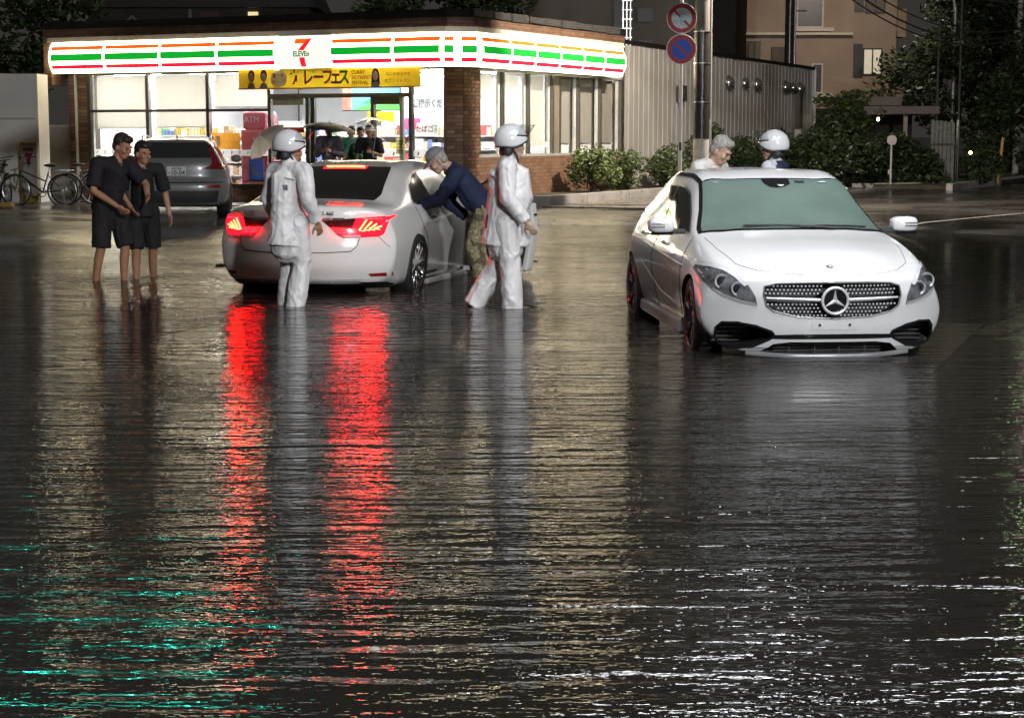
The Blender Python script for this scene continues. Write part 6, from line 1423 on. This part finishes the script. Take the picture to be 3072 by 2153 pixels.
# wading pair on the left
person('taller man of the wading pair in dark shirt and shorts bending over his friend', (-4.40,19.75,WZ), R(48),
    pose(hip=(0,.05,.92), chest=(.01,-.02,1.20), neck=(.04,-.10,1.41), head=(.07,-.16,1.545), hpitch=R(20), hyaw=R(15), sl=(.20,-.05,1.36), el=(.34,-.18,1.14), wl=(.22,-.36,1.02), sr=(-.18,-.05,1.36), er=(-.26,-.08,1.08), wr=(-.12,-.30,.92), kl=(.10,-.12,.50), al=(.11,-.06,.09), kr=(-.12,.0,.49), ar=(-.13,.12,.07)),
    'shirt', mat('ink_shirt',(.0075,.0075,.012),.85,var=.3), 'shorts', BLACKS, SKIN2, mat('brown_hair',(.03,.02,.015),.6,var=.3,scale=60), None, 1.03, 1.06, .4, 'wading pair', footwear=False, fold=.009)
person('shorter man of the wading pair in black T-shirt and shorts', (-4.10,20.05,WZ), R(20),
    pose(neck=(0,-.01,1.44), head=(.01,-.05,1.58), hyaw=R(25), hpitch=R(8), el=(.27,.06,1.11), wl=(.30,-.02,.86), er=(-.25,.0,1.12), wr=(-.16,-.20,.95), kl=(.11,.05,.50), al=(.13,.20,.10), kr=(-.10,-.08,.49), ar=(-.10,-.02,.07)),
    'shirt', BLACKC, 'shorts', BLACKS, SKIN2, HAIRB, None, .96, 1.02, .4, 'wading pair', footwear=False, fold=.009)
# onlookers at the store door
GZ = .10
def hold(x, z): return dict(er=(-.24,-.06,1.10), wr=(x,-.22,z))
person('man in bucket hat and grey-purple shirt under a black umbrella by the store door', (-3.62,35.9,GZ), R(-8), pose(**hold(-.06,1.18), pnr=(1,0,0), wl=(.10,-.25,1.16), el=(.25,-.04,1.10)), 'long', mat('purple_grey',(.10,.085,.11),.8), 'trousers', BLACKS, SKIN2, HAIRB, cap((.42,.40,.37), True, True), 1.0, 1.08, 1.1, 'onlookers at the store door')
person('man in white cap and black polo shirt under a clear umbrella by the store door', (-2.83,36.0,GZ), R(-4), pose(el=(.24,-.06,1.10), wl=(.08,-.22,1.16), pnl=(-1,0,0)), 'shirt', BLACKC, 'trousers', BLACKS, SKIN2, HAIRB, cap((.62,.60,.56)), .98, 1.05, 1.1, 'onlookers at the store door')
GREEN = mat('green_uniform', (.03,.27,.10), .7)
person('store clerk in green uniform behind the man with the black umbrella', (-3.30,37.2,GZ), R(6), pose(), 'shirt', GREEN, 'trousers', BLACKS, SKIN, HAIRB, None, .97, 1.05, .4, 'store clerks in green')
person('store clerk in pale green shirt behind the man with the clear umbrella', (-3.08,36.9,GZ), R(-4), pose(er=(-.33,.03,1.12), wr=(-.40,-.08,.90)), 'shirt', mat('pale_green',(.12,.30,.22),.7), 'trousers', BLACKS, SKIN, HAIRB, None, .96, 1.0, .4, 'store clerks in green')
person('onlooker in pale shirt behind the officer by the store window', (-4.36,35.2,GZ), R(20), pose(er=(-.24,-.06,1.10), wr=(-.08,-.22,1.15)), 'shirt', WSHIRT, 'trousers', BLACKS, SKIN, HAIRB, None, .93, 1.0, 1.1, 'onlookers at the store door')
# umbrellas
def umbrella(label, loc, m, rad=.52, dome=.20, tx=0., ty=0., shaft=.62, rib_m=None):
    t = thing('umbrella', label, 'umbrella', loc); t.rotation_euler = (tx, ty, .3)
    n = 8; vs = []; fs = []; sub = 6; J = 8
    for j in range(J+1):
        a = j/J
        for i in range(n*sub):
            f_ = (i % sub)/sub; sag = 1 - .06*a*math.sin(PI*f_); b = 2*PI*i/(n*sub); r_ = rad*math.sin(a*1.25)/math.sin(1.25)*sag
            vs.append((r_*math.cos(b), r_*math.sin(b), shaft + dome*(math.cos(a*1.35)-math.cos(1.35))/(1-math.cos(1.35)) + .025*a*a*math.sin(PI*f_)))
    N_ = n*sub
    for j in range(J):
        for i in range(N_): fs.append((j*N_+i, j*N_+(i+1)%N_, (j+1)*N_+(i+1)%N_, (j+1)*N_+i))
    MB().add(vs, fs).build('canopy', m, t, smooth=True)
    rm = rib_m or SILV
    for i in range(n):
        MB().tube([vs[j*N_+i*sub] for j in range(J+1)], .003, 6).build('rib', rm, t)
    MB().cyl((0,0,0),(0,0,shaft+dome+.05),.006).build('shaft', rm, t)
    hk = [(0,0,.02),(0,0,-.05)] + [(.025-.025*math.cos(a),0,-.05-.025*math.sin(a)) for a in (.6,1.2,1.9,2.6,3.1)]
    MB().tube(hk, .010, 8).build('handle', mat('umbrella_handle',(.5,.5,.48),.4), t, smooth=True)
    return t
umbrella('black umbrella held over the man in the bucket hat', (-3.64,35.66,1.26), mat('black_nylon',(.012,.012,.013),.55), .52, .14, R(6), R(4), .42, MATTB)
CLRU = glass_mat('clear_vinyl', (.90,.88,.88), .12, .25)
umbrella('clear vinyl umbrella held by the man in the white cap', (-2.74,35.76,1.22), CLRU, .46, .19, R(2), R(8), .50)
umbrella('clear vinyl umbrella tilted behind the helmet of the nearer officer', (-4.40,35.0,1.12), paper('milky_vinyl',(.55,.52,.46),.6), .46, .20, R(10), R(-46), .46)
